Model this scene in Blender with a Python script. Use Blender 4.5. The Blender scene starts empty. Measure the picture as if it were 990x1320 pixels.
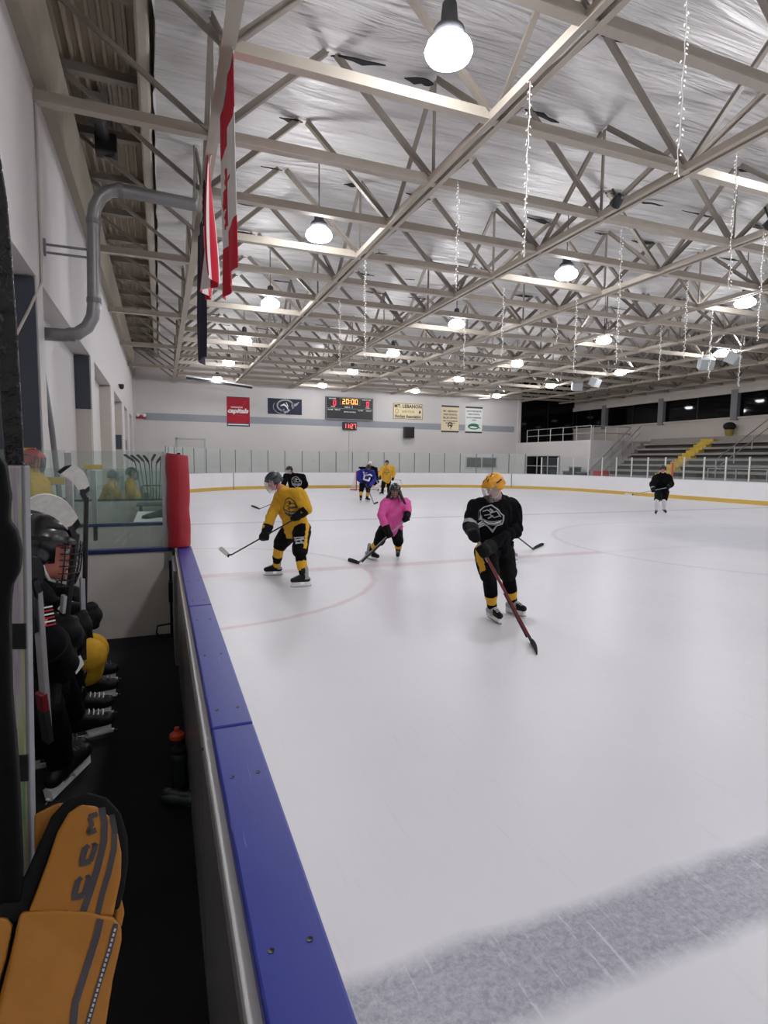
import bpy, bmesh, math, random
from mathutils import Vector, Matrix, Quaternion
from mathutils.bvhtree import BVHTree
from mathutils import noise as MN
random.seed(7)
V = Vector
D = bpy.data
scene = bpy.context.scene
COL = scene.collection
PI = math.pi

# ------------------------------------------------------------------ camera
CAMZ = 1.8633
F_PX, YAW, PITCH, ROLL = 731.705, 0.374, 0.0889, 0.0104

def ray(u, v):
    x, y = u - 495.0, -(v - 660.0)
    c, s = math.cos(ROLL), math.sin(ROLL)
    x, y = c * x - s * y, s * x + c * y
    fw = F_PX * math.cos(PITCH) + y * math.sin(PITCH)
    up = -F_PX * math.sin(PITCH) + y * math.cos(PITCH)
    return V((x * math.cos(YAW) + fw * math.sin(YAW), -x * math.sin(YAW) + fw * math.cos(YAW), up))

def at(u, v, y):                     # photo pixel + distance along the rink -> point in the hall
    r = ray(u, v)
    return V((0, 0, CAMZ)) + r * (y / r.y)

def atx(u, v, x):
    r = ray(u, v)
    return V((0, 0, CAMZ)) + r * (x / r.x)

def atz(u, v, z=0.0):
    r = ray(u, v)
    return V((0, 0, CAMZ)) + r * ((z - CAMZ) / r.z)

cam = D.objects.new('camera', D.cameras.new('camera'))
COL.objects.link(cam)
fwd = ray(495, 660).normalized()
right = (ray(496, 660) - ray(494, 660)).normalized()
upv = (ray(495, 659) - ray(495, 661)).normalized()
cam.matrix_world = Matrix(((right.x, upv.x, -fwd.x, 0), (right.y, upv.y, -fwd.y, 0), (right.z, upv.z, -fwd.z, CAMZ), (0, 0, 0, 1)))
cam.data.sensor_fit = 'AUTO'
cam.data.sensor_width = 36.0
cam.data.lens = F_PX / 1320.0 * 36.0
cam.data.clip_start = 0.05
cam.data.clip_end = 300
scene.camera = cam

# ------------------------------------------------------------------ materials
def lin(h):
    if isinstance(h, str):
        h = h.lstrip('#')
        c = [int(h[i:i + 2], 16) / 255.0 for i in (0, 2, 4)]
    else:
        c = list(h)
    return [x / 12.92 if x <= 0.04045 else ((x + 0.055) / 1.055) ** 2.4 for x in c] + [1.0]

MATS = {}
def mat(name, col, rough=0.5, metal=0.0, var=0.06, scale=8.0, bump=0.0, spec=0.5, coat=0.0, stretch=None, sheen=0.0):
    if name in MATS:
        return MATS[name]
    m = D.materials.new(name); m.use_nodes = True
    nt = m.node_tree; b = nt.nodes['Principled BSDF']
    c = lin(col)
    b.inputs['Roughness'].default_value = rough
    b.inputs['Metallic'].default_value = metal
    b.inputs['Specular IOR Level'].default_value = spec
    b.inputs['Coat Weight'].default_value = coat
    if sheen: b.inputs['Sheen Weight'].default_value = sheen
    tc = nt.nodes.new('ShaderNodeTexCoord'); n = nt.nodes.new('ShaderNodeTexNoise')
    n.inputs['Scale'].default_value = scale; n.inputs['Detail'].default_value = 4
    src = tc.outputs['Object']
    if stretch:
        mp = nt.nodes.new('ShaderNodeMapping'); mp.inputs['Scale'].default_value = stretch
        nt.links.new(src, mp.inputs['Vector']); src = mp.outputs['Vector']
    nt.links.new(src, n.inputs['Vector'])
    mx = nt.nodes.new('ShaderNodeMix'); mx.data_type = 'RGBA'
    mx.inputs['A'].default_value = [max(0, x * (1 - 2 * var)) for x in c[:3]] + [1]
    mx.inputs['B'].default_value = [min(1, x * (1 + 2 * var)) for x in c[:3]] + [1]
    nt.links.new(n.outputs['Fac'], mx.inputs['Factor'])
    nt.links.new(mx.outputs['Result'], b.inputs['Base Color'])
    if bump:
        bp = nt.nodes.new('ShaderNodeBump'); bp.inputs['Strength'].default_value = bump; bp.inputs['Distance'].default_value = 0.02
        nt.links.new(n.outputs['Fac'], bp.inputs['Height']); nt.links.new(bp.outputs['Normal'], b.inputs['Normal'])
    MATS[name] = m
    return m

def emit(name, col, strength):
    if name in MATS: return MATS[name]
    m = D.materials.new(name); m.use_nodes = True
    b = m.node_tree.nodes['Principled BSDF']
    b.inputs['Base Color'].default_value = lin(col)
    b.inputs['Emission Color'].default_value = lin(col)
    b.inputs['Emission Strength'].default_value = strength
    MATS[name] = m
    return m

def glass(name, tint, refl=0.06, rough=0.02, haze=0.0, hazecol='#b9c8c4'):
    if name in MATS: return MATS[name]
    m = D.materials.new(name); m.use_nodes = True
    nt = m.node_tree; nt.nodes.clear()
    out = nt.nodes.new('ShaderNodeOutputMaterial')
    t = nt.nodes.new('ShaderNodeBsdfTransparent'); t.inputs['Color'].default_value = list(tint) + [1]
    g = nt.nodes.new('ShaderNodeBsdfGlossy'); g.inputs['Roughness'].default_value = rough
    mx = nt.nodes.new('ShaderNodeMixShader'); mx.inputs['Fac'].default_value = refl
    nt.links.new(t.outputs[0], mx.inputs[1]); nt.links.new(g.outputs[0], mx.inputs[2])
    last = mx
    if haze:
        d = nt.nodes.new('ShaderNodeBsdfDiffuse'); d.inputs['Color'].default_value = lin(hazecol)
        m2 = nt.nodes.new('ShaderNodeMixShader'); m2.inputs['Fac'].default_value = haze
        nt.links.new(mx.outputs[0], m2.inputs[1]); nt.links.new(d.outputs[0], m2.inputs[2]); last = m2
    nt.links.new(last.outputs[0], out.inputs['Surface'])
    MATS[name] = m
    return m

M = dict(
    wall=mat('painted_block_wall', '#c6c2c0', 0.75, var=0.02, scale=1.5),
    wallshade=mat('beige_plaster', '#bdb5ad', 0.8, var=0.03, scale=2),
    stripe=mat('grey_wall_stripe', '#8f9299', 0.7, var=0.03),
    concrete=mat('beige_concrete_beam', '#a29a8b', 0.85, var=0.06, scale=3),
    slate=mat('slate_blue_panel', '#3c424e', 0.6, var=0.05, scale=4),
    deck=mat('bare_metal_deck', '#9a8e7d', 0.6, var=0.06, scale=3),
    steel=mat('cream_painted_steel', '#b3aa9d', 0.55, var=0.05, scale=5),
    steel_d=mat('taupe_painted_steel', '#847c73', 0.55, var=0.06, scale=5),
    duct=mat('galvanised_duct', '#8b8b8c', 0.38, 0.7, var=0.06, scale=6),
    black=mat('black_rubber', '#0d0d0f', 0.75, var=0.2, scale=12),
    blackmetal=mat('black_metal', '#141417', 0.4, var=0.1),
    rubberfloor=mat('black_rubber_floor', '#121115', 0.8, var=0.35, scale=3.5, bump=0.1, spec=0.3),
    boards=mat('white_dasher_plastic', '#e3e2e4', 0.4, var=0.02, scale=2),
    kick=mat('yellow_kickplate', '#c9a54a', 0.45, var=0.05),
    boardtop=mat('grey_board_cap', '#a9adae', 0.5, var=0.05),
    benchpanel=mat('grey_bench_side_panel', '#6d6c6c', 0.28, var=0.06, scale=4, stretch=(1, 1, 0.4)),
    benchwhite=mat('scuffed_white_panel', '#bdb8b2', 0.5, var=0.07, scale=5),
    bluecap2=mat('navy_blue_cap', '#1a2158', 0.45, var=0.06),
    alum=mat('satin_aluminium', '#b4b4b4', 0.35, 0.75, var=0.08, scale=30),
    alumw=mat('bright_aluminium_post', '#d6d6d4', 0.4, 0.3, var=0.03),
    darkseam=mat('dark_glass_seam', '#4c5655', 0.5),
    redpad=mat('red_vinyl_padding', '#9c1526', 0.42, var=0.08, scale=6, bump=0.15),
    white=mat('white_plastic', '#e6e6e6', 0.4, var=0.03),
    grey=mat('mid_grey_plastic', '#77777a', 0.5, var=0.05),
    darkgrey=mat('dark_grey_plastic', '#3a3b3f', 0.5, var=0.08),
    yellow=mat('yellow_paint', '#c9a63c', 0.6, var=0.12, scale=6),
    red=mat('red_paint', '#b01c2a', 0.5, var=0.06),
    orange=mat('orange_plastic', '#d8482a', 0.4, var=0.05),
    seat=mat('grey_concrete_seating', '#8d8780', 0.85, var=0.08, scale=2.5),
    seatd=mat('shaded_seating_face', '#3b3633', 0.85, var=0.1, scale=3),
    nightglass=mat('dark_night_window', '#0b0a0c', 0.04, var=0.1, spec=0.12),
    skin=mat('skin', '#b98a74', 0.55, var=0.04, scale=10),
    skinred=mat('flushed_skin', '#c4786a', 0.55, var=0.06, scale=10),
    lip=mat('lips', '#9a5a50', 0.5),
    eye=mat('eye_white', '#e8e6e2', 0.2), iris=mat('iris', '#2d211b', 0.2),
    hair=mat('dark_brown_hair', '#2b1d19', 0.6, var=0.2, scale=40, stretch=(1, 1, 0.1)),
    jblack=mat('black_jersey_knit', '#0c0c0f', 0.92, var=0.15, scale=40, spec=0.08),
    jgold=mat('gold_jersey_knit', '#c99a26', 0.8, var=0.06, scale=30, spec=0.3),
    jpink=mat('pink_jersey_knit', '#d2569a', 0.8, var=0.05, scale=30, spec=0.3),
    jblue=mat('royal_blue_jersey_knit', '#20247c', 0.8, var=0.08, scale=30, spec=0.3),
    gold=mat('gold_fabric', '#d2a02c', 0.8, var=0.06, scale=25, spec=0.3),
    sockwhite=mat('white_sock_knit', '#d9d7d8', 0.85, var=0.05, scale=25),
    pants=mat('black_nylon_pants', '#0c0c0e', 0.75, var=0.15, scale=20, spec=0.12),
    hblack=mat('black_helmet_shell', '#131318', 0.22, var=0.1, spec=0.6),
    hgold=mat('gold_helmet_shell', '#d9971c', 0.3, var=0.05, spec=0.5),
    hgrey=mat('charcoal_helmet_shell', '#33363c', 0.3, var=0.1),
    boot=mat('black_skate_boot', '#121213', 0.5, var=0.1, scale=15, spec=0.25),
    bootgrey=mat('silver_grey_skate_boot', '#8f9090', 0.45, var=0.08, scale=15),
    holder=mat('white_blade_holder', '#dcdcda', 0.35, var=0.03),
    blade=mat('steel_runner', '#b9babd', 0.25, 0.9, var=0.03),
    lace=mat('white_lace', '#e6e4e2', 0.8),
    gblack=mat('black_glove_leather', '#0c0c0e', 0.7, var=0.15, scale=25, spec=0.15),
    logogrey=mat('silver_grey_print', '#9b9ba0', 0.6, var=0.04),
    logowhite=mat('white_print', '#e2e2e0', 0.6, var=0.03),
    logoblack=mat('black_print', '#1c1b1f', 0.6, var=0.05),
    logored=mat('red_print', '#b3263a', 0.6, var=0.03),
    logoblue=mat('navy_print', '#232b55', 0.6, var=0.03),
    cshaft=mat('black_carbon_shaft', '#0f0f11', 0.4, var=0.1),
    cshaftred=mat('dark_red_carbon_shaft', '#6a1c26', 0.3, var=0.1),
    cshaftgrey=mat('silver_grey_carbon_shaft', '#8d8b8c', 0.3, var=0.08),
    tapeblack=mat('black_stick_tape', '#101012', 0.85, var=0.2, scale=60),
    tapewhite=mat('white_stick_tape', '#cfccc6', 0.85, var=0.12, scale=45),
    cage=mat('cage_wire', '#2a2a2e', 0.3, 0.6),
    vent=mat('helmet_vent_hole', '#050506', 0.8),
    netwhite=mat('white_net_cord', '#d0cfd2', 0.8),
    ceilfoil=None)
M['visor'] = glass('clear_visor', (0.82, 0.82, 0.84), 0.12, 0.05, 0.18, '#c8c4c4')
M['rinkglass'] = glass('rink_glass', (0.975, 0.99, 0.985), 0.04, 0.02, 0.1, '#cfdcd9')
M['benchglass'] = glass('bench_glass', (0.93, 0.97, 0.96), 0.06, 0.02, 0.05, '#9fc0b8')
M['sideglass'] = glass('stand_side_glass', (0.97, 0.98, 0.98), 0.03, 0.02, 0.03, '#b5c4c4')

# ------------------------------------------------------------------ mesh builder
WLOC = {}

class MB:
    def __init__(s): s.v, s.f, s.m = [], [], []
    def add(s, vs, fs, mi=0):
        o = len(s.v); s.v += [V(x) for x in vs]
        for f in fs: s.f.append([i + o for i in f]); s.m.append(mi)
        return s
    def box(s, c, size, R=None, mi=0):
        c = V(c); h = V(size) / 2; vs = []
        for dz in (-1, 1):
            for dx, dy in ((-1, -1), (1, -1), (1, 1), (-1, 1)):
                p = V((dx * h.x, dy * h.y, dz * h.z))
                if R is not None: p = R @ p
                vs.append(c + p)
        return s.add(vs, [(3, 2, 1, 0), (4, 5, 6, 7), (0, 1, 5, 4), (1, 2, 6, 5), (2, 3, 7, 6), (3, 0, 4, 7)], mi)
    def span(s, a, b, mi=0):           # axis aligned box from min to max corner
        a, b = V(a), V(b); return s.box((a + b) / 2, [abs(x) for x in (b - a)], None, mi)
    def bar(s, p0, p1, w, h, up=(0, 0, 1), mi=0):
        p0, p1 = V(p0), V(p1); d = (p1 - p0); L = d.length; d.normalize(); up = V(up)
        if abs(d.dot(up)) > 0.98: up = V((0, 1, 0))
        r = d.cross(up).normalized(); u = r.cross(d)
        R = Matrix((r, d, u)).transposed()
        return s.box((p0 + p1) / 2, (w, L, h), R, mi)
    def tube(s, pts, r, n=8, mi=0, caps=True, scale=None):
        pts = [V(p) for p in pts]; rs = r if isinstance(r, (list, tuple)) else [r] * len(pts)
        prev = None; rings = []
        for i, p in enumerate(pts):
            t = (pts[min(i + 1, len(pts) - 1)] - pts[max(i - 1, 0)])
            if t.length < 1e-9: t = V((0, 0, 1))
            t.normalize()
            if prev is None:
                a = V((0, 0, 1)) if abs(t.z) < 0.9 else V((1, 0, 0))
                n1 = t.cross(a).normalized()
            else:
                n1 = (prev - t * prev.dot(t)).normalized()
            prev = n1; n2 = t.cross(n1)
            rings.append([p + (n1 * math.cos(2 * PI * k / n) + n2 * math.sin(2 * PI * k / n)) * rs[i] for k in range(n)])
        vs = [x for rg in rings for x in rg]; fs = []
        for i in range(len(rings) - 1):
            for k in range(n):
                a, b = i * n + k, i * n + (k + 1) % n
                fs.append((a, b, b + n, a + n))
        if caps:
            fs.append(tuple(range(n - 1, -1, -1))); fs.append(tuple(range((len(rings) - 1) * n, len(rings) * n)))
        return s.add(vs, fs, mi)
    def lathe(s, prof, c=(0, 0, 0), n=24, mi=0, R=None):      # prof: (radius, z)
        c = V(c); vs = []; fs = []
        for r, z in prof:
            for k in range(n):
                p = V((r * math.cos(2 * PI * k / n), r * math.sin(2 * PI * k / n), z))
                vs.append(c + (R @ p if R is not None else p))
        for i in range(len(prof) - 1):
            for k in range(n):
                a, b = i * n + k, i * n + (k + 1) % n
                fs.append((a, b, b + n, a + n))
        if prof[0][0] > 1e-6: fs.append(tuple(range(n - 1, -1, -1)))
        if prof[-1][0] > 1e-6: fs.append(tuple(range((len(prof) - 1) * n, len(prof) * n)))
        return s.add(vs, fs, mi)
    def prism(s, poly, off, mi=0):      # poly: 3-D points, extruded by the vector off
        n = len(poly); off = V(off); a = [V(p) for p in poly]
        vs = a + [p + off for p in a]
        fs = [tuple(range(n - 1, -1, -1)), tuple(range(n, 2 * n))]
        for i in range(n): j = (i + 1) % n; fs.append((i, j, j + n, i + n))
        return s.add(vs, fs, mi)
    def ell(s, c, rad, R=None, nu=16, nv=10, mi=0):
        c = V(c); vs = [c + (R @ V((0, 0, rad[2])) if R is not None else V((0, 0, rad[2])))]; fs = []
        for j in range(1, nv):
            th = PI * j / nv
            for k in range(nu):
                p = V((rad[0] * math.sin(th) * math.cos(2 * PI * k / nu), rad[1] * math.sin(th) * math.sin(2 * PI * k / nu), rad[2] * math.cos(th)))
                vs.append(c + (R @ p if R is not None else p))
        vs.append(c - (R @ V((0, 0, rad[2])) if R is not None else V((0, 0, rad[2]))))
        for k in range(nu): fs.append((0, 1 + k, 1 + (k + 1) % nu))
        for j in range(nv - 2):
            for k in range(nu):
                a, b = 1 + j * nu + k, 1 + j * nu + (k + 1) % nu
                fs.append((a, a + nu, b + nu, b))
        L = len(vs) - 1; o = 1 + (nv - 2) * nu
        for k in range(nu): fs.append((L, o + (k + 1) % nu, o + k))
        return s.add(vs, fs, mi)
    def cap(s, p0, p1, r0, r1, n=14, flat=None, mi=0):      # tapered capsule; flat=(dir, factor) squashes it
        p0, p1 = V(p0), V(p1); d = p1 - p0; L = d.length
        if L < 1e-6: d = V((0, 0, 1)); L = 1e-6
        d.normalize(); a = V((0, 0, 1)) if abs(d.z) < 0.9 else V((1, 0, 0))
        x = d.cross(a).normalized(); y = d.cross(x)
        prof = [(r0 * math.sin(t), -r0 * math.cos(t)) for t in [PI / 2 * i / 4 for i in range(5)]]
        prof += [(r1 * math.cos(t), L + r1 * math.sin(t)) for t in [PI / 2 * i / 4 for i in range(5)]]
        prof[0] = (1e-5, -r0); prof[-1] = (1e-5, L + r1)
        vs = []
        for r, z in prof:
            for k in range(n):
                q = p0 + d * z + (x * math.cos(2 * PI * k / n) + y * math.sin(2 * PI * k / n)) * r
                if flat is not None:
                    fd, ff = flat; ax = p0 + d * z; o = q - ax; fd = V(fd).normalized(); q = q - fd * (o.dot(fd) * (1 - ff))
                vs.append(q)
        fs = []
        for i in range(len(prof) - 1):
            for k in range(n):
                b, e = i * n + k, i * n + (k + 1) % n
                fs.append((b, e, e + n, b + n))
        fs.append(tuple(range(n - 1, -1, -1))); fs.append(tuple(range((len(prof) - 1) * n, len(prof) * n)))
        return s.add(vs, fs, mi)
    def mesh(s, name, off=(0, 0, 0), mats=(), smooth=False):
        me = D.meshes.new(name); off = V(off)
        me.from_pydata([tuple(p - off) for p in s.v], [], s.f)
        for m in mats: me.materials.append(m)
        if len(mats) > 1: me.polygons.foreach_set('material_index', s.m)
        if smooth: me.polygons.foreach_set('use_smooth', [True] * len(me.polygons))
        me.update()
        return me
    def build(s, name, mats, parent=None, base=None, smooth=False, bevel=0.0, auto=False):
        if not isinstance(mats, (list, tuple)): mats = [mats]
        off = WLOC[parent.name] if parent is not None else V(base if base is not None else (0, 0, 0))
        me = s.mesh(name, off, mats, smooth)
        bm = bmesh.new(); bm.from_mesh(me)
        bmesh.ops.recalc_face_normals(bm, faces=bm.faces)
        if bevel:
            es = [e for e in bm.edges if len(e.link_faces) == 2 and e.calc_face_angle(0) > 0.6]
            bmesh.ops.bevel(bm, geom=es, offset=bevel, segments=2, affect='EDGES', profile=0.5)
        bm.to_mesh(me); bm.free()
        if auto:
            me.polygons.foreach_set('use_smooth', [True] * len(me.polygons))
            me.set_sharp_from_angle(angle=0.6)
        return link(name, me, parent, off)

def link(name, data, parent=None, off=(0, 0, 0)):
    o = D.objects.new(name, data); COL.objects.link(o)
    if parent is not None:
        o.parent = parent; WLOC[o.name] = V(WLOC[parent.name])
    else:
        o.location = off; WLOC[o.name] = V(off)
    return o

def tag(o, label=None, cat=None, group=None, kind=None):
    if label: o['label'] = label
    if cat: o['category'] = cat
    if group: o['group'] = group
    if kind: o['kind'] = kind
    return o

def thing(name, label, cat, loc, group=None):
    o = D.objects.new(name, None); COL.objects.link(o); o.location = loc; o.empty_display_size = 0.1
    WLOC[o.name] = V(loc)
    return tag(o, label, cat, group)

def struct(name, mb, mats, parent=None, **k):
    o = mb.build(name, mats, parent, **k)
    if parent is None: o['kind'] = 'structure'
    return o

def copy_tree(src, loc, parent=None):
    c = src.copy(); COL.objects.link(c)
    if parent is None: c.location = loc
    else: c.parent = parent
    for ch in list(src.children): copy_tree(ch, None, c)
    return c

# smooth union of closed shells -> one continuous surface
def blob(mb, voxel, smooth=4, cuts=(), matfn=None):
    me = mb.mesh('tmp')
    o = D.objects.new('tmp', me); COL.objects.link(o)
    r = o.modifiers.new('r', 'REMESH'); r.mode = 'VOXEL'; r.voxel_size = voxel
    if smooth:
        sm = o.modifiers.new('s', 'SMOOTH'); sm.iterations = smooth; sm.factor = 0.5
    dg = bpy.context.evaluated_depsgraph_get()
    ev = D.meshes.new_from_object(o.evaluated_get(dg))
    D.objects.remove(o); D.meshes.remove(me)
    if cuts:
        bm = bmesh.new(); bm.from_mesh(ev)
        for co, no in cuts:
            g = bm.verts[:] + bm.edges[:] + bm.faces[:]
            res = bmesh.ops.bisect_plane(bm, geom=g, plane_co=V(co), plane_no=V(no), clear_outer=True)
            ed = [e for e in res['geom_cut'] if isinstance(e, bmesh.types.BMEdge)]
            try: bmesh.ops.holes_fill(bm, edges=ed, sides=0)
            except Exception: pass
        bm.to_mesh(ev); bm.free()
    ev.polygons.foreach_set('use_smooth', [True] * len(ev.polygons))
    if matfn:
        ev.polygons.foreach_set('material_index', [matfn(p.center) for p in ev.polygons])
    return ev

def blob_obj(name, mb, mats, parent, voxel, smooth=4, cuts=(), matfn=None, base=None, wrinkle=0.0, wscale=7.0):
    if not isinstance(mats, (list, tuple)): mats = [mats]
    me = blob(mb, voxel, smooth, cuts, matfn)
    if wrinkle:
        for v in me.vertices:
            q = v.co * wscale
            h = abs(MN.noise(V((q.x, q.y, q.z * .7 + MN.noise(q * .6) * 1.5)))) - .22
            v.co += v.normal * (h * wrinkle)
        me.update()
    bvh = BVHTree.FromPolygons([v.co.copy() for v in me.vertices], [tuple(p.vertices) for p in me.polygons])
    off = WLOC[parent.name] if parent is not None else V(base)
    me.transform(Matrix.Translation(-off))
    me.name = name
    idx = [p.material_index for p in me.polygons]
    me.materials.clear()
    for m in mats: me.materials.append(m)
    me.polygons.foreach_set('material_index', idx)
    me.update()
    return link(name, me, parent, off), bvh

# prints laid on a surface: list of (polyline, width, mat) in local (x, y) metres, pushed onto a BVH
def ribbons(strokes, o, x, y, bvh, lift=0.004, step=0.012, far=0.6):
    o, x, y = V(o), V(x).normalized(), V(y).normalized(); n = x.cross(y).normalized()
    mb = MB(); out = 0
    for pts, w, mi in strokes:
        P = []
        for i in range(len(pts) - 1):
            a, b = V((*pts[i], 0)), V((*pts[i + 1], 0)); k = max(1, int((b - a).length / step))
            P += [a.lerp(b, j / k) for j in range(k)]
        P.append(V((*pts[-1], 0)))
        vs = []
        for i, p in enumerate(P):
            t = (P[min(i + 1, len(P) - 1)] - P[max(0, i - 1)])
            if t.length < 1e-9: t = V((1, 0, 0))
            t.normalize(); s = V((-t.y, t.x, 0)) * w / 2
            for q in (p - s, p + s):
                W = o + x * q.x + y * q.y
                h = bvh.ray_cast(W + n * far, -n, far * 2)
                vs.append((h[0] if h[0] is not None else W) + n * lift)
        mb.add(vs, [(2 * i, 2 * i + 1, 2 * i + 3, 2 * i + 2) for i in range(len(P) - 1)], mi)
    return mb

def fill_poly(mb, pts, o, x, y, n, z=0.0, mi=0, th=0.004):
    o, x, y, n = V(o), V(x), V(y), V(n)
    mb.prism([o + x * a + y * b + n * z for a, b in pts], n * th, mi)

def text_geo(txt, size, bold=0.0, shear=0.0, align='CENTER', res=2):
    c = D.curves.new('t', 'FONT'); c.body = txt; c.size = size; c.offset = bold; c.shear = shear
    c.align_x = align; c.align_y = 'CENTER'; c.resolution_u = res; c.fill_mode = 'FRONT'
    o = D.objects.new('t', c); COL.objects.link(o)
    dg = bpy.context.evaluated_depsgraph_get()
    me = D.meshes.new_from_object(o.evaluated_get(dg))
    vs = [v.co.copy() for v in me.vertices]; fs = [tuple(p.vertices) for p in me.polygons]
    D.objects.remove(o); D.curves.remove(c); D.meshes.remove(me)
    return vs, fs

def text_on(mb, txt, size, o, x, y, mi=0, bold=0.0, shear=0.0, align='CENTER', width=None, lift=0.0):
    vs, fs = text_geo(txt, size, bold, shear, align)
    o, x, y = V(o), V(x).normalized(), V(y).normalized(); n = x.cross(y)
    k = 1.0
    if width and vs:
        w = max(v.x for v in vs) - min(v.x for v in vs)
        k = width / w if w > 0 else 1
    mb.add([o + x * v.x * k + y * v.y + n * lift for v in vs], fs, mi)
# ------------------------------------------------------------------ measures of the hall
XL, XR = 0.24, 26.15                 # ice faces of the side boards
YN, YF, Y0 = -18.8, 37.55, 9.39      # end boards, centre line
XW, YB = -1.6, 41.0                  # left wall, far wall
ZC, ZR = 7.0, 8.85                   # bottom chords, roof
BENCHZ = 0.25

def rink_outline(inset=0.0, r=8.4, n=14):
    x0, x1, y0, y1 = XL - inset, XR + inset, YN - inset, YF + inset; r = r + inset
    P = []
    for cx, cy, a0 in ((x1 - r, y0 + r, -PI / 2), (x1 - r, y1 - r, 0), (x0 + r, y1 - r, PI / 2), (x0 + r, y0 + r, PI)):
        for i in range(n + 1):
            a = a0 + PI / 2 * i / n
            P.append(V((cx + r * math.cos(a), cy + r * math.sin(a), 0)))
    return P

# ------------------------------------------------------------------ ice with its painted lines
def ice_material():
    m = D.materials.new('rink_ice'); m.use_nodes = True
    nt = m.node_tree; L = nt.links; b = nt.nodes['Principled BSDF']
    geo = nt.nodes.new('ShaderNodeTexCoord'); sep = nt.nodes.new('ShaderNodeSeparateXYZ')
    L.new(geo.outputs['Object'], sep.inputs[0]); X, Y = sep.outputs[0], sep.outputs[1]
    def op(o, a, c=None, d=None, clamp=False):
        n = nt.nodes.new('ShaderNodeMath'); n.operation = o; n.use_clamp = clamp
        for i, q in enumerate((a, c, d)):
            if q is None: continue
            if isinstance(q, (int, float)): n.inputs[i].default_value = q
            else: L.new(q, n.inputs[i])
        return n.outputs[0]
    def noise(scale, detail=4, st=(1, 1, 1), rot=0.0, rough=0.55, dist=0.0):
        mp = nt.nodes.new('ShaderNodeMapping'); mp.inputs['Scale'].default_value = st; mp.inputs['Rotation'].default_value = (0, 0, rot)
        L.new(geo.outputs['Object'], mp.inputs['Vector'])
        n = nt.nodes.new('ShaderNodeTexNoise'); n.inputs['Scale'].default_value = scale; n.inputs['Detail'].default_value = detail
        n.inputs['Roughness'].default_value = rough; n.inputs['Distortion'].default_value = dist
        L.new(mp.outputs['Vector'], n.inputs['Vector']); return n.outputs['Fac']
    wob = op('MULTIPLY', op('SUBTRACT', noise(3.0), 0.5), 0.10)
    def line(coord, c, half, soft):
        dd = op('ABSOLUTE', op('ADD', op('SUBTRACT', coord, c), wob))
        return op('SUBTRACT', 1.0, op('DIVIDE', op('SUBTRACT', dd, half - soft), 2 * soft, clamp=True), clamp=True)
    def radius(cx, cy):
        dx, dy = op('SUBTRACT', X, cx), op('SUBTRACT', Y, cy)
        return op('SQRT', op('ADD', op('MULTIPLY', dx, dx), op('MULTIPLY', dy, dy)))
    def mixc(fac, a, col, k=1.0):
        n = nt.nodes.new('ShaderNodeMix'); n.data_type = 'RGBA'
        L.new(op('MULTIPLY', fac, k) if k != 1.0 else fac, n.inputs['Factor'])
        if isinstance(a, list): n.inputs['A'].default_value = a
        else: L.new(a, n.inputs['A'])
        n.inputs['B'].default_value = col; return n.outputs['Result']
    cloud = noise(0.35, 5); fine = noise(9, 6, (1, 1, 1))
    base = mixc(op('MULTIPLY', op('SUBTRACT', cloud, 0.38, clamp=True), 1.6, clamp=True), lin('#d9d8dc'), lin('#cccbd2'))
    # scraped frost marks left by skates
    sc1 = noise(2.2, 6, (9, 0.6, 1), 0.7, 0.7, 0.6); sc2 = noise(2.0, 6, (9, 0.6, 1), -0.9, 0.7, 0.6); sc3 = noise(1.6, 6, (10, 0.5, 1), 2.2, 0.7, 0.5)
    scr = op('MAXIMUM', op('MAXIMUM', op('MULTIPLY', op('SUBTRACT', sc1, 0.60, clamp=True), 7, clamp=True), op('MULTIPLY', op('SUBTRACT', sc2, 0.61, clamp=True), 7, clamp=True)),
             op('MULTIPLY', op('SUBTRACT', sc3, 0.62, clamp=True), 7, clamp=True))
    c = mixc(scr, base, lin('#bdbcc6'), 0.3)
    logo = op('MULTIPLY', op('SUBTRACT', 1.0, op('MULTIPLY', op('SUBTRACT', radius(14.6, 9.9), 2.4), 1.2, clamp=True), clamp=True), op('ADD', 0.45, op('MULTIPLY', noise(0.9, 3, (0.4, 1.6, 1)), 0.7)))
    c = mixc(logo, c, lin('#a5a6b2'), 0.42)
    redl = op('MAXIMUM', line(Y, Y0, 0.15, 0.05), line(radius(XL, Y0), 3.05, 0.045, 0.03))
    inside = op('GREATER_THAN', radius(13.2, Y0), 4.57)
    redl = op('MULTIPLY', redl, op('ADD', 0.25, op('MULTIPLY', inside, 0.75)))
    c = mixc(op('MULTIPLY', redl, op('ADD', 0.55, op('MULTIPLY', fine, 0.6)), None, True), c, lin('#b88e98'), 0.5)
    bluec = line(radius(13.2, Y0), 4.57, 0.05, 0.04)
    c = mixc(bluec, c, lin('#a09fb4'), 0.38)
    far = op('MAXIMUM', line(Y, Y0 + 7.77, 0.15, 0.05), line(Y, 34.1, 0.05, 0.03))
    c = mixc(far, c, lin('#8d8f9f'), 0.5)
    near = line(Y, Y0 - 7.77, 0.17, 0.045)
    grit = op('ADD', op('MULTIPLY', noise(34, 8, (1, 1, 1), 0, 0.8, 0.15), 0.95), op('MULTIPLY', scr, 0.55))
    g = nt.nodes.new('ShaderNodeMix'); g.data_type = 'RGBA'
    L.new(op('MULTIPLY', op('SUBTRACT', grit, 0.38, clamp=True), 3.0, clamp=True), g.inputs['Factor'])
    g.inputs['A'].default_value = lin('#7f7f8d'); g.inputs['B'].default_value = lin('#c0c0c8')
    n2 = nt.nodes.new('ShaderNodeMix'); n2.data_type = 'RGBA'
    L.new(op('MULTIPLY', near, 0.85), n2.inputs['Factor']); L.new(c, n2.inputs['A']); L.new(g.outputs['Result'], n2.inputs['B'])
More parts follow.
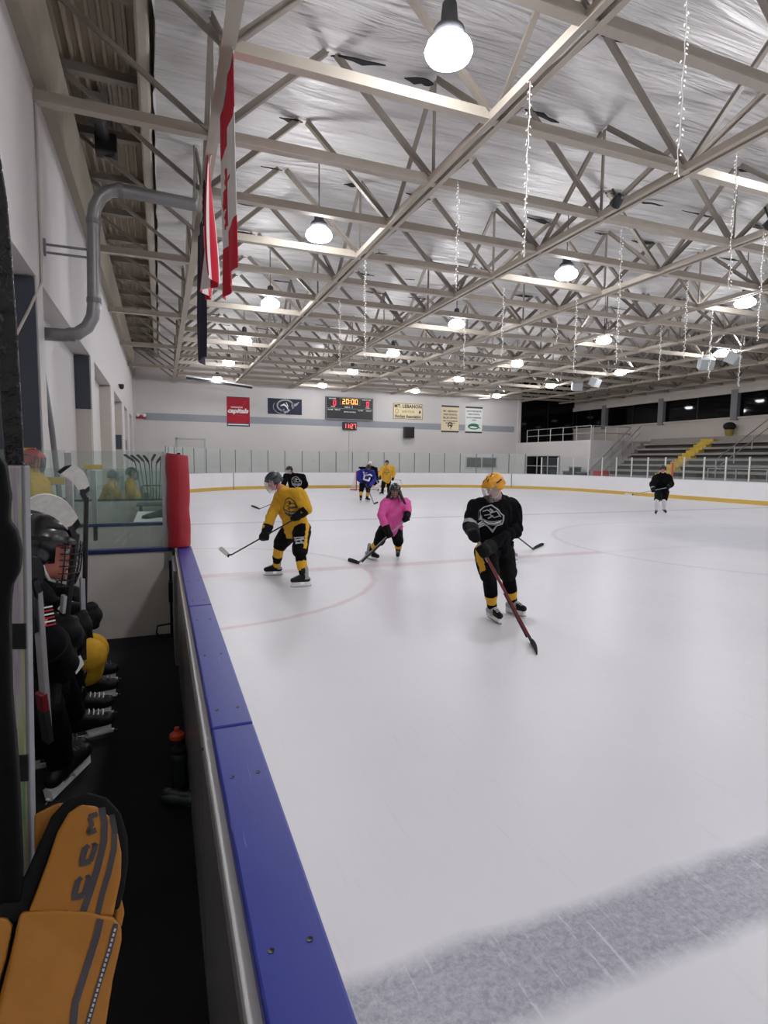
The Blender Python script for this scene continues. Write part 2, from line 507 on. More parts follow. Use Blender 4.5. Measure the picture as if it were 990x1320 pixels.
    c = n2.outputs['Result']
    L.new(c, b.inputs['Base Color'])
    b.inputs['Specular IOR Level'].default_value = 0.2
    L.new(op('ADD', 0.2, op('MULTIPLY', fine, 0.32)), b.inputs['Roughness'])
    bp = nt.nodes.new('ShaderNodeBump'); bp.inputs['Strength'].default_value = 0.12; bp.inputs['Distance'].default_value = 0.003
    L.new(op('ADD', op('MULTIPLY', noise(14, 6), 1.0), op('MULTIPLY', scr, 0.25)), bp.inputs['Height'])
    L.new(bp.outputs['Normal'], b.inputs['Normal'])
    return m

mb = MB(); P = rink_outline(0.02)
mb.add(P, [tuple(range(len(P)))])
struct('floor_ice', mb, ice_material())
mb = MB(); mb.span((XW - 0.8, -21, -0.3), (36, YB + 0.3, -0.02))
struct('floor_slab', mb, M['concrete'])

# ------------------------------------------------------------------ boards round the rink
def strip(P, closed, z0, z1, t_in, t_out, skip=None):
    """wall of quads following the outline, from offset t_in (towards ice negative) to t_out"""
    n = len(P); mb = MB()
    nrm = []
    for i in range(n):
        a, b = P[(i - 1) % n], P[(i + 1) % n]
        t = (b - a).normalized(); nrm.append(V((t.y, -t.x, 0)))
    for i in range(n if closed else n - 1):
        j = (i + 1) % n
        if skip and skip(P[i], P[j]): continue
        q = []
        for k in (i, j):
            for t, z in ((t_in, z0), (t_out, z0), (t_out, z1), (t_in, z1)):
                p = P[k] + nrm[k] * t; q.append(V((p.x, p.y, z)))
        mb.add(q, [(0, 1, 5, 4), (1, 2, 6, 5), (2, 3, 7, 6), (3, 0, 4, 7), (0, 3, 2, 1), (4, 5, 6, 7)])
    return mb
bench_skip = lambda a, b: abs(a.x - XL) < 0.02 and abs(b.x - XL) < 0.02
OUT = rink_outline()
bd = strip(OUT, True, 0.0, 1.06, 0.0, 0.10, bench_skip)
bd.span((XL - 0.1, 5.62, 0), (XL, YF - 8.4, 1.06)); bd.span((XL - 0.1, YN + 8.4, 0), (XL, -2.0, 1.06))
boards = struct('wall_boards', bd, M['boards'])
kk = strip(OUT, True, 0.0, 0.2, -0.012, 0.0, bench_skip)
kk.span((XL, 5.62, 0), (XL + 0.012, YF - 8.4, 0.2)); kk.span((XL, YN + 8.4, 0), (XL + 0.012, 5.62, 0.2))
struct('kickplate', kk, M['kick'], boards)
kc = strip(OUT, True, 1.06, 1.085, -0.015, 0.12, bench_skip)
kc.span((XL - 0.12, 5.62, 1.06), (XL + 0.005, YF - 8.4, 1.085))
struct('board_cap', kc, M['boardtop'], boards)
sm = MB()
sm.span((25.25 - .02, YF - .06, .0), (25.25 + .02, YF - 0.001, 1.07)) if False else None
for u in (253, 663):
    p = atz(u, 629, 0.0)
    best = min(OUT, key=lambda q: (q - V((p.x, p.y, 0))).length)
    sm.span((best.x - .02, best.y - .025, 0.02), (best.x + .02, best.y + .01, 1.06))
struct('board_gate_gap', sm, M['darkseam'], boards)

def along(pts, d):
    """points every d metres on a polyline"""
    out = [pts[0].copy()]; acc = 0.0
    for a, b in zip(pts, pts[1:]):
        L = (b - a).length; t = d - acc
        while t <= L:
            out.append(a.lerp(b, t / L)); t += d
        acc = (acc + L) % d
    return out

n = 15
cornerR, cornerL = OUT[n:2 * n], OUT[2 * n:3 * n]
offs = lambda P, t: [p + (V((13.2, 0, 0)) + V((0, min(max(p.y, YN + 8), YF - 8), 0)) - p).normalized() * -t for p in P]
end_path = [V((p.x, p.y, 0)) for p in cornerR[6:]] + [V((p.x, p.y, 0)) for p in cornerL]
end_path = offs(end_path, 0.05)
pp = along(end_path, 1.18)
eg = thing('end_glass', 'run of clear glass panels standing on the far end boards', 'glass', (0, 0, 0))
eg['kind'] = 'structure'
for a, b in zip(pp, pp[1:]):
    mb = MB(); d = (b - a).normalized(); g = 0.012
    mb.bar(V((a.x, a.y, 1.79)) + d * g, V((b.x, b.y, 1.79)) - d * g, 0.012, 1.42)
    mb.build('glass_pane', M['rinkglass'], eg)
for a in pp:
    mb = MB(); mb.span((a.x - .018, a.y - .02, 1.08), (a.x + .018, a.y + .02, 2.5)); mb.build('glass_joint', M['darkseam'], eg)
side_path = [V((XR + 0.05, y, 0)) for y in (8.0, YF - 8.4)] + [p for p in offs(OUT[n:n + 7], 0.05)][1:]
pp = along(side_path, 1.22)
sg = thing('side_glass', 'run of clear glass panels with bright posts in front of the stands', 'glass', (0, 0, 0))
sg['kind'] = 'structure'
for i, (a, b) in enumerate(zip(pp, pp[1:])):
    mb = MB(); mb.bar(V((a.x, a.y, 1.66)), V((b.x, b.y, 1.66)), 0.012, 1.16); mb.build('glass_pane', M['sideglass'], sg)
for a in pp:
    mb = MB(); mb.span((a.x - .03, a.y - .035, 1.08), (a.x + .03, a.y + .035, 2.26)); mb.build('glass_post', M['alumw'], sg, bevel=0.006)

# ------------------------------------------------------------------ walls
mb = MB(); mb.span((XW - 0.2, YB, -0.02), (28.4, YB + 0.25, ZR + 0.1))
wb = struct('wall_back', mb, M['wall'])
mb = MB(); mb.span((-1.0, YB - 0.012, 4.42), (27.8, YB, 4.9)); struct('wall_stripe', mb, M['stripe'], wb)
mb = MB(); mb.span((XW, YB - .3, 0), (XW + .12, YB, ZR)); mb.span((28.1, YB - .1, 0), (28.4, YB, ZR)); struct('corner_pilaster', mb, M['wall'], wb)
mb = MB(); mb.span((XW - 0.4, -21.2, -0.3), (36, -21, ZR + 0.1)); struct('wall_near', mb, M['wall'])

# left wall: upper wall over a row of recesses between piers
LINT = 4.44
openings = [(4.5, 9.62), (10.08, 16.35), (17.2, 22.6), (24.1, 29.0), (30.6, 33.4), (35.2, 38.5)]
mb = MB()
mb.span((XW - 0.75, -21, LINT), (XW, YB + .2, 7.25))
ys = [-21] + [y for o in openings for y in o] + [YB + .2]
for i in range(0, len(ys), 2): mb.span((XW - 0.75, ys[i], -0.02), (XW, ys[i + 1], LINT))
mb.span((XW - 0.95, -21, -0.02), (XW - 0.75, YB + .2, LINT))
wl = struct('wall_left', mb, M['wall'])
mb = MB(); mb.span((XW - 0.75, 9.56, BENCHZ), (XW - 0.02, 9.62, 4.42)); struct('recess_panel', mb, M['slate'], wl)
mb = MB(); mb.span((XW - 0.36, 16.2, 3.1), (XW - 0.02, 16.35, 4.4)); struct('recess_panel', mb, M['slate'], wl)
mb = MB(); mb.span((XW - 0.36, 16.22, 0), (XW - 0.02, 16.35, 3.1)); mb.span((XW - 0.36, 22.5, 0), (XW - 0.02, 22.6, 4.4)); mb.span((XW - 0.36, 28.9, 0), (XW - 0.02, 29.0, 4.4))
struct('recess_jamb', mb, M['wallshade'], wl)
mb = MB(); mb.span((XW - 0.4, 10.08, 0), (XW - 0.36, 16.35, LINT)); mb.span((XW - 0.4, 17.2, 0), (XW - 0.36, 22.6, LINT)); mb.span((XW - 0.4, 24.1, 0), (XW - 0.36, 38.5, LINT))
struct('recess_back', mb, M['wall'], wl)
mb = MB(); mb.span((XW - 0.75, -21, 7.25), (XW + 0.16, YB, 8.62))
struct('beam_eave', mb, M['concrete'])
for y, z, s in ((28.9, 2.05, 0.3), (33.2, 2.2, 0.34)):
    pass
t = tag(MB().span((XW - 0.33, 28.84, 2.3), (XW - 0.06, 28.9, 2.95)).build('wall_vent', M['slate']), 'square slate grey vent plate on the far left wall recess', 'vent')
t = tag(MB().span((XW - 0.33, 33.3, 2.35), (XW - 0.06, 33.36, 2.85)).build('wall_sign', M['stripe']), 'small grey square plate on the left wall nearest the far corner', 'sign')

# back wall door and window
mb = MB()
mb.span((0.98, YB - 0.05, 0), (1.08, YB, 3.3)); mb.span((2.78, YB - 0.05, 0), (2.88, YB, 3.3)); mb.span((0.98, YB - 0.05, 3.2), (2.88, YB, 3.3))
dr = struct('door_1', mb, M['boardtop'])
mb = MB()
for k in range(16): mb.span((1.08, YB - 0.03, k * 0.2 + 0.005), (2.78, YB - 0.004, k * 0.2 + 0.195))
struct('door_leaf', mb, M['wall'], dr, bevel=0.006)
mb = MB(); mb.span((23.2, YB - 0.06, 1.36), (26.2, YB, 1.46)); mb.span((23.2, YB - 0.06, 2.24), (26.2, YB, 2.32))
for x in (23.2, 24.66, 26.1): mb.span((x, YB - 0.06, 1.36), (x + 0.1, YB, 2.32))
wn = struct('window_1', mb, M['boardtop'])
mb = MB(); mb.span((23.3, YB - 0.03, 1.46), (24.66, YB - 0.01, 2.24)); struct('pane', mb, M['nightglass'], wn)
mb = MB(); mb.span((24.76, YB - 0.03, 1.46), (26.1, YB - 0.01, 2.24)); struct('pane', mb, M['nightglass'], wn)

# ------------------------------------------------------------------ roof
def foil_material():
    m = D.materials.new('foil_faced_insulation'); m.use_nodes = True
    nt = m.node_tree; L = nt.links; b = nt.nodes['Principled BSDF']
    tc = nt.nodes.new('ShaderNodeTexCoord')
    def noise(scale, st, det, rot, dist=0.0):
        mp = nt.nodes.new('ShaderNodeMapping'); mp.inputs['Scale'].default_value = st; mp.inputs['Rotation'].default_value = (0, 0, rot)
        L.new(tc.outputs['Object'], mp.inputs['Vector'])
        n = nt.nodes.new('ShaderNodeTexNoise'); n.inputs['Scale'].default_value = scale; n.inputs['Detail'].default_value = det; n.inputs['Distortion'].default_value = dist
        L.new(mp.outputs['Vector'], n.inputs['Vector']); return n.outputs['Fac']
    a = noise(0.8, (0.3, 3.0, 1), 5, 0.12, 1.8); c = noise(0.7, (0.45, 2.0, 1), 4, 0.15, 1.2)
    mx = nt.nodes.new('ShaderNodeMix'); mx.data_type = 'RGBA'
    mx.inputs['A'].default_value = lin('#a19d9b'); mx.inputs['B'].default_value = lin('#e6e4e2')
    L.new(c, mx.inputs['Factor']); L.new(mx.outputs['Result'], b.inputs['Base Color'])
    b.inputs['Roughness'].default_value = 0.42; b.inputs['Metallic'].default_value = 0.2
    bp = nt.nodes.new('ShaderNodeBump'); bp.inputs['Strength'].default_value = 1.0; bp.inputs['Distance'].default_value = 0.24
    L.new(a, bp.inputs['Height']); L.new(bp.outputs['Normal'], b.inputs['Normal'])
    return m
mb = MB()
nx, ny = 98, 170; x0, x1, y0, y1 = 0.05, 34.2, -21, YB + .2
vs = []
for j in range(ny + 1):
    for i in range(nx + 1):
        x = x0 + (x1 - x0) * i / nx; y = y0 + (y1 - y0) * j / ny
        h = 0.05 * MN.noise(V((x * 0.25, y * 1.4, 3.1))) + 0.06 * MN.noise(V((x * 0.5, y * 0.6, 9.7)))
        vs.append((x, y, ZR + h))
mb.add(vs, [(j * (nx + 1) + i, (j + 1) * (nx + 1) + i, (j + 1) * (nx + 1) + i + 1, j * (nx + 1) + i + 1) for j in range(ny) for i in range(nx)])
ce = struct('ceiling', mb, foil_material(), smooth=True)
# ragged open seams in the foil where the web members pass through
mb = MB()
XS = [0.9 + 3.94 * i for i in range(9)]
YS = [5.8 + 2.1 * k for k in range(-6, 17)]
rs = random.Random(4)
for y in YS:
    if y < 3: continue
    for i, x in enumerate(XS[:-1]):
        for xx, pr in ((x + 1.97, 0.75), (x + 3.94, 0.5)):
            if rs.random() < pr:
                L = rs.uniform(0.35, 1.3); w = rs.uniform(0.06, 0.24); s = rs.choice((-1, 1)); a = rs.uniform(-0.25, 0.25)
                up_ = [V((xx + s * L * k, y + a * .5 * k + w * rs.uniform(.15, .8) * math.sin(PI * min(1, k + .08)), 8.77)) for k in (0, .12, .25, .4, .6, .8, 1)]
                dn_ = [V((xx + s * L * k, y + a * .5 * k - w * rs.uniform(.1, .6) * math.sin(PI * k), 8.76)) for k in (.85, .65, .45, .28, .12)]
                mb.prism(up_ + dn_, (0, 0, 0.02))
struct('torn_foil_gap', mb, M['vent'], ce)
# hanging foil edge along the eave bay
mb = MB(); pts = []
N = 90
for k in range(N + 1):
    y = 3 + (YB - 3) * k / N
    pts.append((y, 0.03 + rs.uniform(-0.02, 0.05), 8.5 + rs.uniform(-0.16, 0.1)))
vs = []
for y, x, z in pts: vs += [(0.06, y, ZR + .03), (x, y, z)]
mb.add(vs, [(2 * i, 2 * i + 1, 2 * i + 3, 2 * i + 2) for i in range(N)])
struct('foil_edge', mb, D.materials['foil_faced_insulation'], ce, smooth=True)
# bare deck of the eave bay with ribs running along the hall
mb = MB(); prof = []
x = XW - 0.2
while x < 0.2:
    prof += [(x, 8.98), (x + 0.10, 8.98), (x + 0.115, 8.9), (x + 0.165, 8.9)]; x += 0.18
vs = [(a, -21, z) for a, z in prof] + [(a, YB + .2, z) for a, z in prof]; k = len(prof)
mb.add(vs, [(i, i + 1, i + 1 + k, i + k) for i in range(k - 1)])
struct('ceiling_deck', mb, M['deck'])
mb = MB(); mb.span((XW - 1, -21.2, 9.05), (36, YB + .3, 9.15)); struct('roof', mb, M['deck'])
mb = MB(); mb.span((-0.24, 0, 8.52), (-0.02, YB, 8.88)); struct('beam_eave_edge', mb, M['steel'], bevel=0.05)
mb = MB()
for y in YS:
    if y > 4: mb.span((XW + .1, y - .05, 8.74), (-0.02, y + .05, 8.89)); mb.span((XW + .1, y - .09, 8.72), (-0.02, y + .09, 8.745))
struct('beam_purlins', mb, M['steel_d'])

# space frame: cross trusses every 2.1 m, long trusses on every second panel point
def chord(mb, p0, p1, w=0.15, h=0.16):      # inverted tee, two angles back to back
    p0, p1 = V(p0), V(p1)
    mb.bar(p0 + V((0, 0, .01)), p1 + V((0, 0, .01)), w, 0.02); mb.bar(p0 + V((0, 0, h / 2 + .02)), p1 + V((0, 0, h / 2 + .02)), 0.05, h)
def angle_mesh(p0, p1, w=0.10, name='web_member'):
    mb = MB(); p0, p1 = V(p0), V(p1); d = (p1 - p0).normalized()
    s = d.cross(V((0, 0, 1)));
    if s.length < .1: s = V((1, 0, 0))
    s.normalize(); n = s.cross(d)
    mb.bar(p0, p1, w, 0.018, up=n); mb.bar(p0 + n * w / 2, p1 + n * w / 2, 0.03, w, up=n)
    me = mb.mesh(name); bm = bmesh.new(); bm.from_mesh(me); bmesh.ops.recalc_face_normals(bm, faces=bm.faces); bm.to_mesh(me); bm.free()
    me.materials.append(M['steel_d']); return me
half = 1.97
W_UP = angle_mesh((0.06, 0, 0.08), (half - .06, 0, 1.78)); W_DN = angle_mesh((half + .06, 0, 1.78), (2 * half - .06, 0, 0.08))
W_EAVE = angle_mesh((-0.08, 0, 0.08), (-2.35, 0, 1.66), 0.07)
def child(name, me, parent, loc):
    o = D.objects.new(name, me); COL.objects.link(o); o.parent = parent; o.location = loc; return o
for y in YS:
    if y < 1.0: continue
    mb = MB(); k = round((y - 10.0) / 2.1)
    chord(mb, (XW if k % 3 == 0 else XS[0] - .1, 0, 0), (34.0, 0, 0))
    t = D.objects.new('roof_truss', mb.mesh('roof_truss', (0, 0, 0), [M['steel']])); COL.objects.link(t); t.location = (0, y, ZC); t['kind'] = 'structure'
    for x in XS[:-1]:
        child('web_member', W_UP, t, (x, 0, 0)); child('web_member', W_DN, t, (x, 0, 0))
    if y > 4: child('eave_brace', W_EAVE, t, (XS[0], 0, 0))
L_UP = angle_mesh((0, 0.06, 0.08), (0, 2.04, 1.78), 0.09); L_DN = angle_mesh((0, 2.16, 1.78), (0, 4.14, 0.08), 0.09)
mb = MB(); mb.bar((0, 0, 0.05), (0, 0, 1.8), 0.045, 0.045, up=(0, 1, 0)); ROD = mb.mesh('hanger_post'); ROD.materials.append(M['steel_d'])
for x in XS:
    mb = MB()
    for s in ((-0.085, 0.085) if x > 1 else (-0.045, 0.045)): mb.bar((s, 0, -0.01), (s, YB - 0.8, -0.01), 0.09, 0.016); mb.bar((s * 1.4, 0, 0.05), (s * 1.4, YB - 0.8, 0.05), 0.014, 0.12)
    t = D.objects.new('long_truss', mb.mesh('long_truss', (0, 0, 0), [M['steel']])); COL.objects.link(t); t.location = (x, 0.8, ZC); t['kind'] = 'structure'
    for k in range(-3, 16, 2):
        yb = 5.8 + 2.1 * k - 0.8
        if yb < -0.5: continue
        if yb + 4.2 < YB - 1: child('web_member', L_UP, t, (0, yb, 0)); child('web_member', L_DN, t, (0, yb, 0)); child('hanger_post', ROD, t, (0, yb + 2.1, 0))

# ------------------------------------------------------------------ lamps
LENS = emit('lamp_lens_glow', '#fafbff', 98.0)
mb = MB(); mb.lathe([(0.001, 1.66), (0.012, 1.66), (0.012, 0.45), (0.05, 0.45), (0.09, 0.42), (0.11, 0.2), (0.19, 0.12), (0.2, 0.0), (0.001, 0.0)], n=20)
H_ME = mb.mesh('lamp_housing', (0, 0, 0), [M['darkgrey']], True)
mb = MB(); mb.lathe([(0.2, 0.0), (0.27, -0.06), (0.30, -0.14), (0.27, -0.2), (0.17, -0.245), (0.001, -0.255)], n=16)
L_ME = mb.mesh('lamp_lens', (0, 0, 0), [LENS], True)
ordw = ['nearest', 'second', 'third', 'fourth', 'fifth', 'farthest']
colw = ['left-hand', 'centre-left', 'centre-right', 'right-hand']
LY = [-12.0, -5.8, 0.45, 6.75, 13.0, 19.15, 25.35, 31.5, 38.0]  # nearer rows out of view are added to light the near ice
for ci, x in enumerate((3.45, 10.33, 17.25, 24.1)):
    for yi, y in enumerate(LY):
        t = D.objects.new('high_bay_lamp', None); COL.objects.link(t); t.location = (x, y, ZC + 0.08); t.empty_display_size = .1
        vis = yi - 3
        lab = ('glowing round rink lamp, %s in the %s row along the roof' % (ordw[vis], colw[ci])) if vis >= 0 else 'added unseen rink lamp of the %s row over the near end of the ice' % colw[ci]
        tag(t, lab, 'ceiling lamp', 'high bay lamps over the ice')
        WLOC[t.name] = t.location.copy()
        child('lamp_housing', H_ME, t, (0, 0, 0)); child('lamp_lens', L_ME, t, (0, 0, 0))
# ------------------------------------------------------------------ hanging light strings, speakers, duct, flags
STR = [(4.74, 6.87, 4.7), (5.22, 9.72, 5.1), (5.47, 5.03, 5.05), (4.99, 14.21, 4.56), (5.46, 17.99, 4.92), (9.53, 14.81, 5.0), (10.35, 18.57, 5.23),
       (13.04, 16.78, 6.1), (12.24, 14.85, 4.72), (9.54, 10.18, 4.07), (17.48, 16.44, 5.0), (13.95, 12.27, 4.87), (16.85, 13.81, 4.68), (9.05, 7.13, 4.82), (12.58, 9.13, 4.64), (21.82, 16.51, 5.03)]
M['fairy'] = emit('fairy_bulb', '#fffaf0', .85)
ordn = ['first', 'second', 'third', 'fourth', 'fifth', 'sixth', 'seventh', 'eighth', 'ninth', 'tenth', 'eleventh', 'twelfth', 'thirteenth', 'fourteenth', 'fifteenth', 'sixteenth']
def px_of(p):
    d = V(p) - V((0, 0, CAMZ)); return d.dot(right) / d.dot(fwd)
order = sorted(range(len(STR)), key=lambda i: px_of((STR[i][0], STR[i][1], STR[i][2])))
for rank, i in enumerate(order):
    x, y, zb = STR[i]; r = random.Random(i)
    t = thing('light_string', 'string of small white bulbs hanging from the roof, %s counted from the left' % ordn[rank], 'string lights', (x, y, ZC), 'hanging strings of white lights')
    w = MB(); pts = []
    for k in range(15):
        pts.append((x + r.uniform(-.02, .02), y + r.uniform(-.02, .02), ZC + .03 - (ZC - zb) * k / 14))
    w.tube(pts, 0.006, 5); w.build('wire', M['white'], t)
    bl = MB()
    nB = int((ZC - zb) / 0.055)
    for k in range(nB):
        z = ZC - (ZC - zb) * (k + .5) / nB; a = r.uniform(0, 6.28)
        p = V((x + .025 * math.cos(a), y + .025 * math.sin(a), z)); bl.cap(p, p + V((.012 * math.cos(a), .012 * math.sin(a), -.016)), .008, .004, 6)
    o = bl.build('bulbs', M['fairy'], t); o['kind'] = 'stuff'

def hang_speaker(c, yaw, tilt, label):
    t = thing('loudspeaker', label, 'speaker', c, 'white loudspeakers hung in the roof')
    R = Matrix.Rotation(yaw, 3, 'Z') @ Matrix.Rotation(tilt, 3, 'X')
    MB().box(c, (0.62, 0.45, 0.5), R).build('cabinet', M['boardtop'], t, bevel=0.03)
    MB().box(V(c) + R @ V((0, -0.235, 0)), (0.54, 0.02, 0.42), R).build('grille', M['boardtop'], t, bevel=0.01)
    b = MB()
    for s in (-.25, .25): b.bar(V(c) + R @ V((s, 0, .2)), V((c[0] + s, c[1], ZC + .02)), .03, .03, up=(0, 1, 0))
    b.build('bracket', M['alum'], t)
hang_speaker((23.6, 28.3, 6.55), -0.5, 0.5, 'white loudspeaker hung over the far stands, left of its pair')
hang_speaker((23.75, 26.95, 6.6), 0.4, 0.5, 'white loudspeaker hung over the far stands, right of its pair')
hang_speaker((23.45, 19.4, 6.5), -0.5, 0.5, 'white loudspeaker hung above the bleachers, left of the nearer pair')
hang_speaker((23.6, 18.2, 6.55), 0.4, 0.5, 'white loudspeaker hung above the bleachers, right of the nearer pair')

# spotlights clamped to the frame
for c, lab in (((8.2, 8.9, 6.86), 'small round black spotlight on the roof frame'), ((11.6, 8.3, 6.75), 'small round black spotlight at the right edge of the roof')):
    t = thing('spotlight', lab, 'spotlight', c)
    R = Matrix.Rotation(0.9, 3, 'X')
    MB().lathe([(.05, .12), (.09, .06), (.11, -.1), (.1, -.12), (.001, -.08)], c, 18, 0, R).build('housing', M['blackmetal'], t, smooth=True)
    MB().bar(V(c) + V((0, .02, .05)), (c[0], c[1] + .15, ZC + .12), .03, .03, up=(1, 0, 0)).build('clamp', M['blackmetal'], t)

# grey pipe bending up the left wall
p = [(XW - .3, 10.3, 3.77), (-1.35, 10.3, 3.78), (-1.18, 10.3, 3.82), (-1.04, 10.3, 3.93), (-0.955, 10.3, 4.1), (-0.93, 10.3, 4.3), (-0.90, 10.3, 5.6), (-0.87, 10.3, 5.78), (-0.79, 10.3, 5.95), (-0.66, 10.3, 6.06), (-0.5, 10.3, 6.1), (0.62, 10.3, 6.06), (0.66, 10.3, 6.06)]
t = thing('exhaust_pipe', 'thick grey pipe bending up from the left wall towards the flags', 'pipe', (-0.9, 10.3, 4.3))
MB().tube(p, 0.1, 16).build('pipe_run', M['duct'], t, smooth=True)
c = MB()
for q, ax in (((-1.25, 10.3, 3.8), (1, 0, 0)), ((-.93, 10.3, 4.35), (0, 0, 1)), ((-.9, 10.3, 5.55), (0, 0, 1)), ((-.5, 10.3, 6.1), (1, 0, 0))):
    q, ax = V(q), V(ax); c.tube([q - ax * .04, q + ax * .04], .108, 16)
c.build('collar', M['grey'], t, smooth=False)
b = MB()
for z in (5.12, 5.0): b.bar((XW, 10.3, z), (-.9, 10.3, z), .03, .03)
b.bar((XW + .02, 10.3, 4.95), (XW + .02, 10.3, 5.2), .03, .05, up=(0, 1, 0)); b.build('wall_bracket', M['grey'], t)
b = MB(); b.tube([(0.62, 10.3, 6.06), (0.62, 10.3, 7.0)], .012, 6); b.build('hanger', M['grey'], t)

# wires on the left wall
t = tag(MB().tube([(XW + .02, 10.0, 7.2), (XW + .03, 9.95, 6.0), (XW + .02, 9.97, 5.0), (XW + .02, 9.9, 4.45), (XW - .05, 9.3, 3.9), (XW - .2, 9.0, 3.4)], .02, 8).build('cable', M['wallshade'], smooth=True), 'bundle of wires running down the left wall to the slate panel', 'cable')
t = tag(MB().tube([(XW - .29, 11.3, 3.75), (XW - .28, 12.2, 2.4), (XW - .26, 12.6, 1.2), (XW - .26, 12.7, 0)], .05, 10).build('drain_pipe', M['grey'], smooth=True), 'thin grey pipe slanting down inside the left wall recess', 'pipe')
t = thing('security_camera', 'small black camera on the far left wall', 'camera', (XW, 26.8, 4.9))
MB().lathe([(.001, .1), (.1, .1), (.1, 0), (.08, -.08), (.001, -.12)], (XW + .12, 26.8, 4.9), 14).build('dome', M['blackmetal'], t, smooth=True)
MB().bar((XW, 26.8, 4.98), (XW + .12, 26.8, 4.98), .05, .04).build('arm', M['blackmetal'], t)
t = thing('emergency_light', 'twin-lamp emergency light at the left end of the grey wall stripe', 'light', (-1.2, YB, 4.6))
MB().span((-1.45, YB - .2, 4.5), (-0.85, YB, 4.72)).build('case', M['redpad'], t, bevel=.02)
for x in (-1.35, -.95): MB().ell((x, YB - .25, 4.72), (.12, .12, .12)).build('lamp_head', M['white'], t, smooth=True)

# exhaust fan under the eave deck
t = thing('exhaust_fan', 'round black exhaust fan under the bare roof deck', 'fan', (-0.98, 13.5, 8.6))
MB().tube([(-1.0, 12.75, 8.62), (-1.0, 13.1, 8.62)], .2, 20).build('intake', M['blackmetal'], t, smooth=False)
MB().tube([(-1.0, 13.1, 8.66), (-0.98, 14.1, 8.66)], .13, 16).build('shaft', M['blackmetal'], t)
MB().span((-1.15, 13.95, 8.34), (-0.72, 14.3, 8.74)).build('motor_box', M['blackmetal'], t, bevel=.03)
MB().tube([(-1.0, 12.72, 8.62), (-1.0, 12.77, 8.62)], .215, 20).build('rim', M['alum'], t)

# long tube light housing under the roof at the far wall
a, b_ = at(240, 487, 38.4), at(325, 500, 38.4)
t = thing('tube_heater', 'long black and white tube hung before the far wall', 'heater', (a + b_) / 2)
MB().bar(a, b_, .16, .12).build('tube', M['blackmetal'], t)
MB().bar(a + V((0, 0, .1)), b_ + V((0, 0, .1)), .34, .08).build('reflector', M['white'], t, bevel=.02)
h = MB()
for k in (.1, .9):
    q = a.lerp(b_, k); h.tube([q, (q.x, q.y, ZC)], .012, 6)
h.build('hanger', M['grey'], t)
t = tag(MB().tube([at(u, v, 39.5) for u, v in ((617, 514), (635, 512.5), (652, 509), (666, 504.5), (676, 500))], .05, 8).build('cable', M['white'], smooth=True), 'white cable sagging below the roof by the far wall', 'cable')

# flags hanging flat in the line of the first long truss
def leaf_poly():
    h = [(0, 1), (.12, .72), (.28, .8), (.22, .38), (.42, .58), (.48, .46), (.74, .5), (.64, .3), (.74, .22), (.4, -.1), (.46, -.28), (.04, -.2), (.06, -.62)]
    return h + [(-a, b) for a, b in reversed(h)][0:]
def inpoly(x, y, P):
    c = False; j = len(P) - 1
    for i in range(len(P)):
        if (P[i][1] > y) != (P[j][1] > y) and x < (P[j][0] - P[i][0]) * (y - P[i][1]) / (P[j][1] - P[i][1]) + P[i][0]: c = not c
        j = i
    return c
LEAF = leaf_poly()
def flag(name, label, x, y0, y1, z0, drop, fn, mats, seed, amp=.05, narrow=0.0):
    r = random.Random(seed); nu, nv = 48, 96; mb = MB(); vs = []
    ph = [r.uniform(0, 6) for _ in range(3)]
    for j in range(nv + 1):
        t = j / nv
        for i in range(nu + 1):
            s = i / nu; w = 1 - narrow * t
            yy = y0 + (y1 - y0) * (0.5 + (s - .5) * w)
            a = amp * (0.3 + 0.7 * t)
            xx = x + a * math.sin(s * 11 + ph[0] + t * 1.5) + a * .5 * math.sin(s * 19 + ph[1] - t * 2.2)
            vs.append((xx, yy, z0 - drop * t - 0.05 * t * math.sin(s * 5 + ph[2])))
    fs = []; mi = []
    for j in range(nv):
        for i in range(nu):
            fs.append((j * (nu + 1) + i, j * (nu + 1) + i + 1, (j + 1) * (nu + 1) + i + 1, (j + 1) * (nu + 1) + i)); mi.append(fn((i + .5) / nu, (j + .5) / nv))
    mb.add(vs, fs); mb.m = mi
    t = thing(name, label, 'flag', (x, (y0 + y1) / 2, z0), 'flags hanging over the bench')
    o = mb.build('cloth', mats, t, smooth=True)
    sd = o.modifiers.new('thick', 'SOLIDIFY'); sd.thickness = 0.006
    MB().tube([(x, y0 - .05, z0), (x, y1 + .05, z0)], .018, 8).build('pole', M['alum'], t)
fl_red = mat('flag_red', '#c3122f', 0.8, var=.03); fl_white = mat('flag_white', '#dedad8', 0.8, var=.03); fl_navy = mat('flag_navy', '#1d1c34', 0.8, var=.08)
def can(s, t):
    if t < .25 or t > .75: return 0
    return 0 if inpoly((s - .5) / .42, (.5 - t) / .22 * 1.0, [(b_, a_) for a_, b_ in LEAF]) else 1
def usa(s, t):
    if t < .4 and s > .46:
        return 1 if (int(s * 22) % 2 == 0 and int(t * 30) % 2 == 0) else 2
    return 0 if int(s * 13) % 2 == 0 else 1
flag('canadian_flag', 'red and white maple leaf flag hanging lengthwise from the roof', 0.95, 7.75, 9.25, 6.94, 2.65, can, [fl_red, fl_white], 1, .035)
flag('american_flag', 'striped flag with navy star field hanging behind the maple leaf flag', 0.9, 10.5, 12.0, 6.98, 2.0, usa, [fl_red, fl_white, fl_navy], 5, .12)
flag('state_flag', 'dark navy flag hanging last in the row of three', 0.93, 12.9, 14.6, 6.98, 2.85, lambda s, t: 0, [fl_navy], 3, .07, .3)

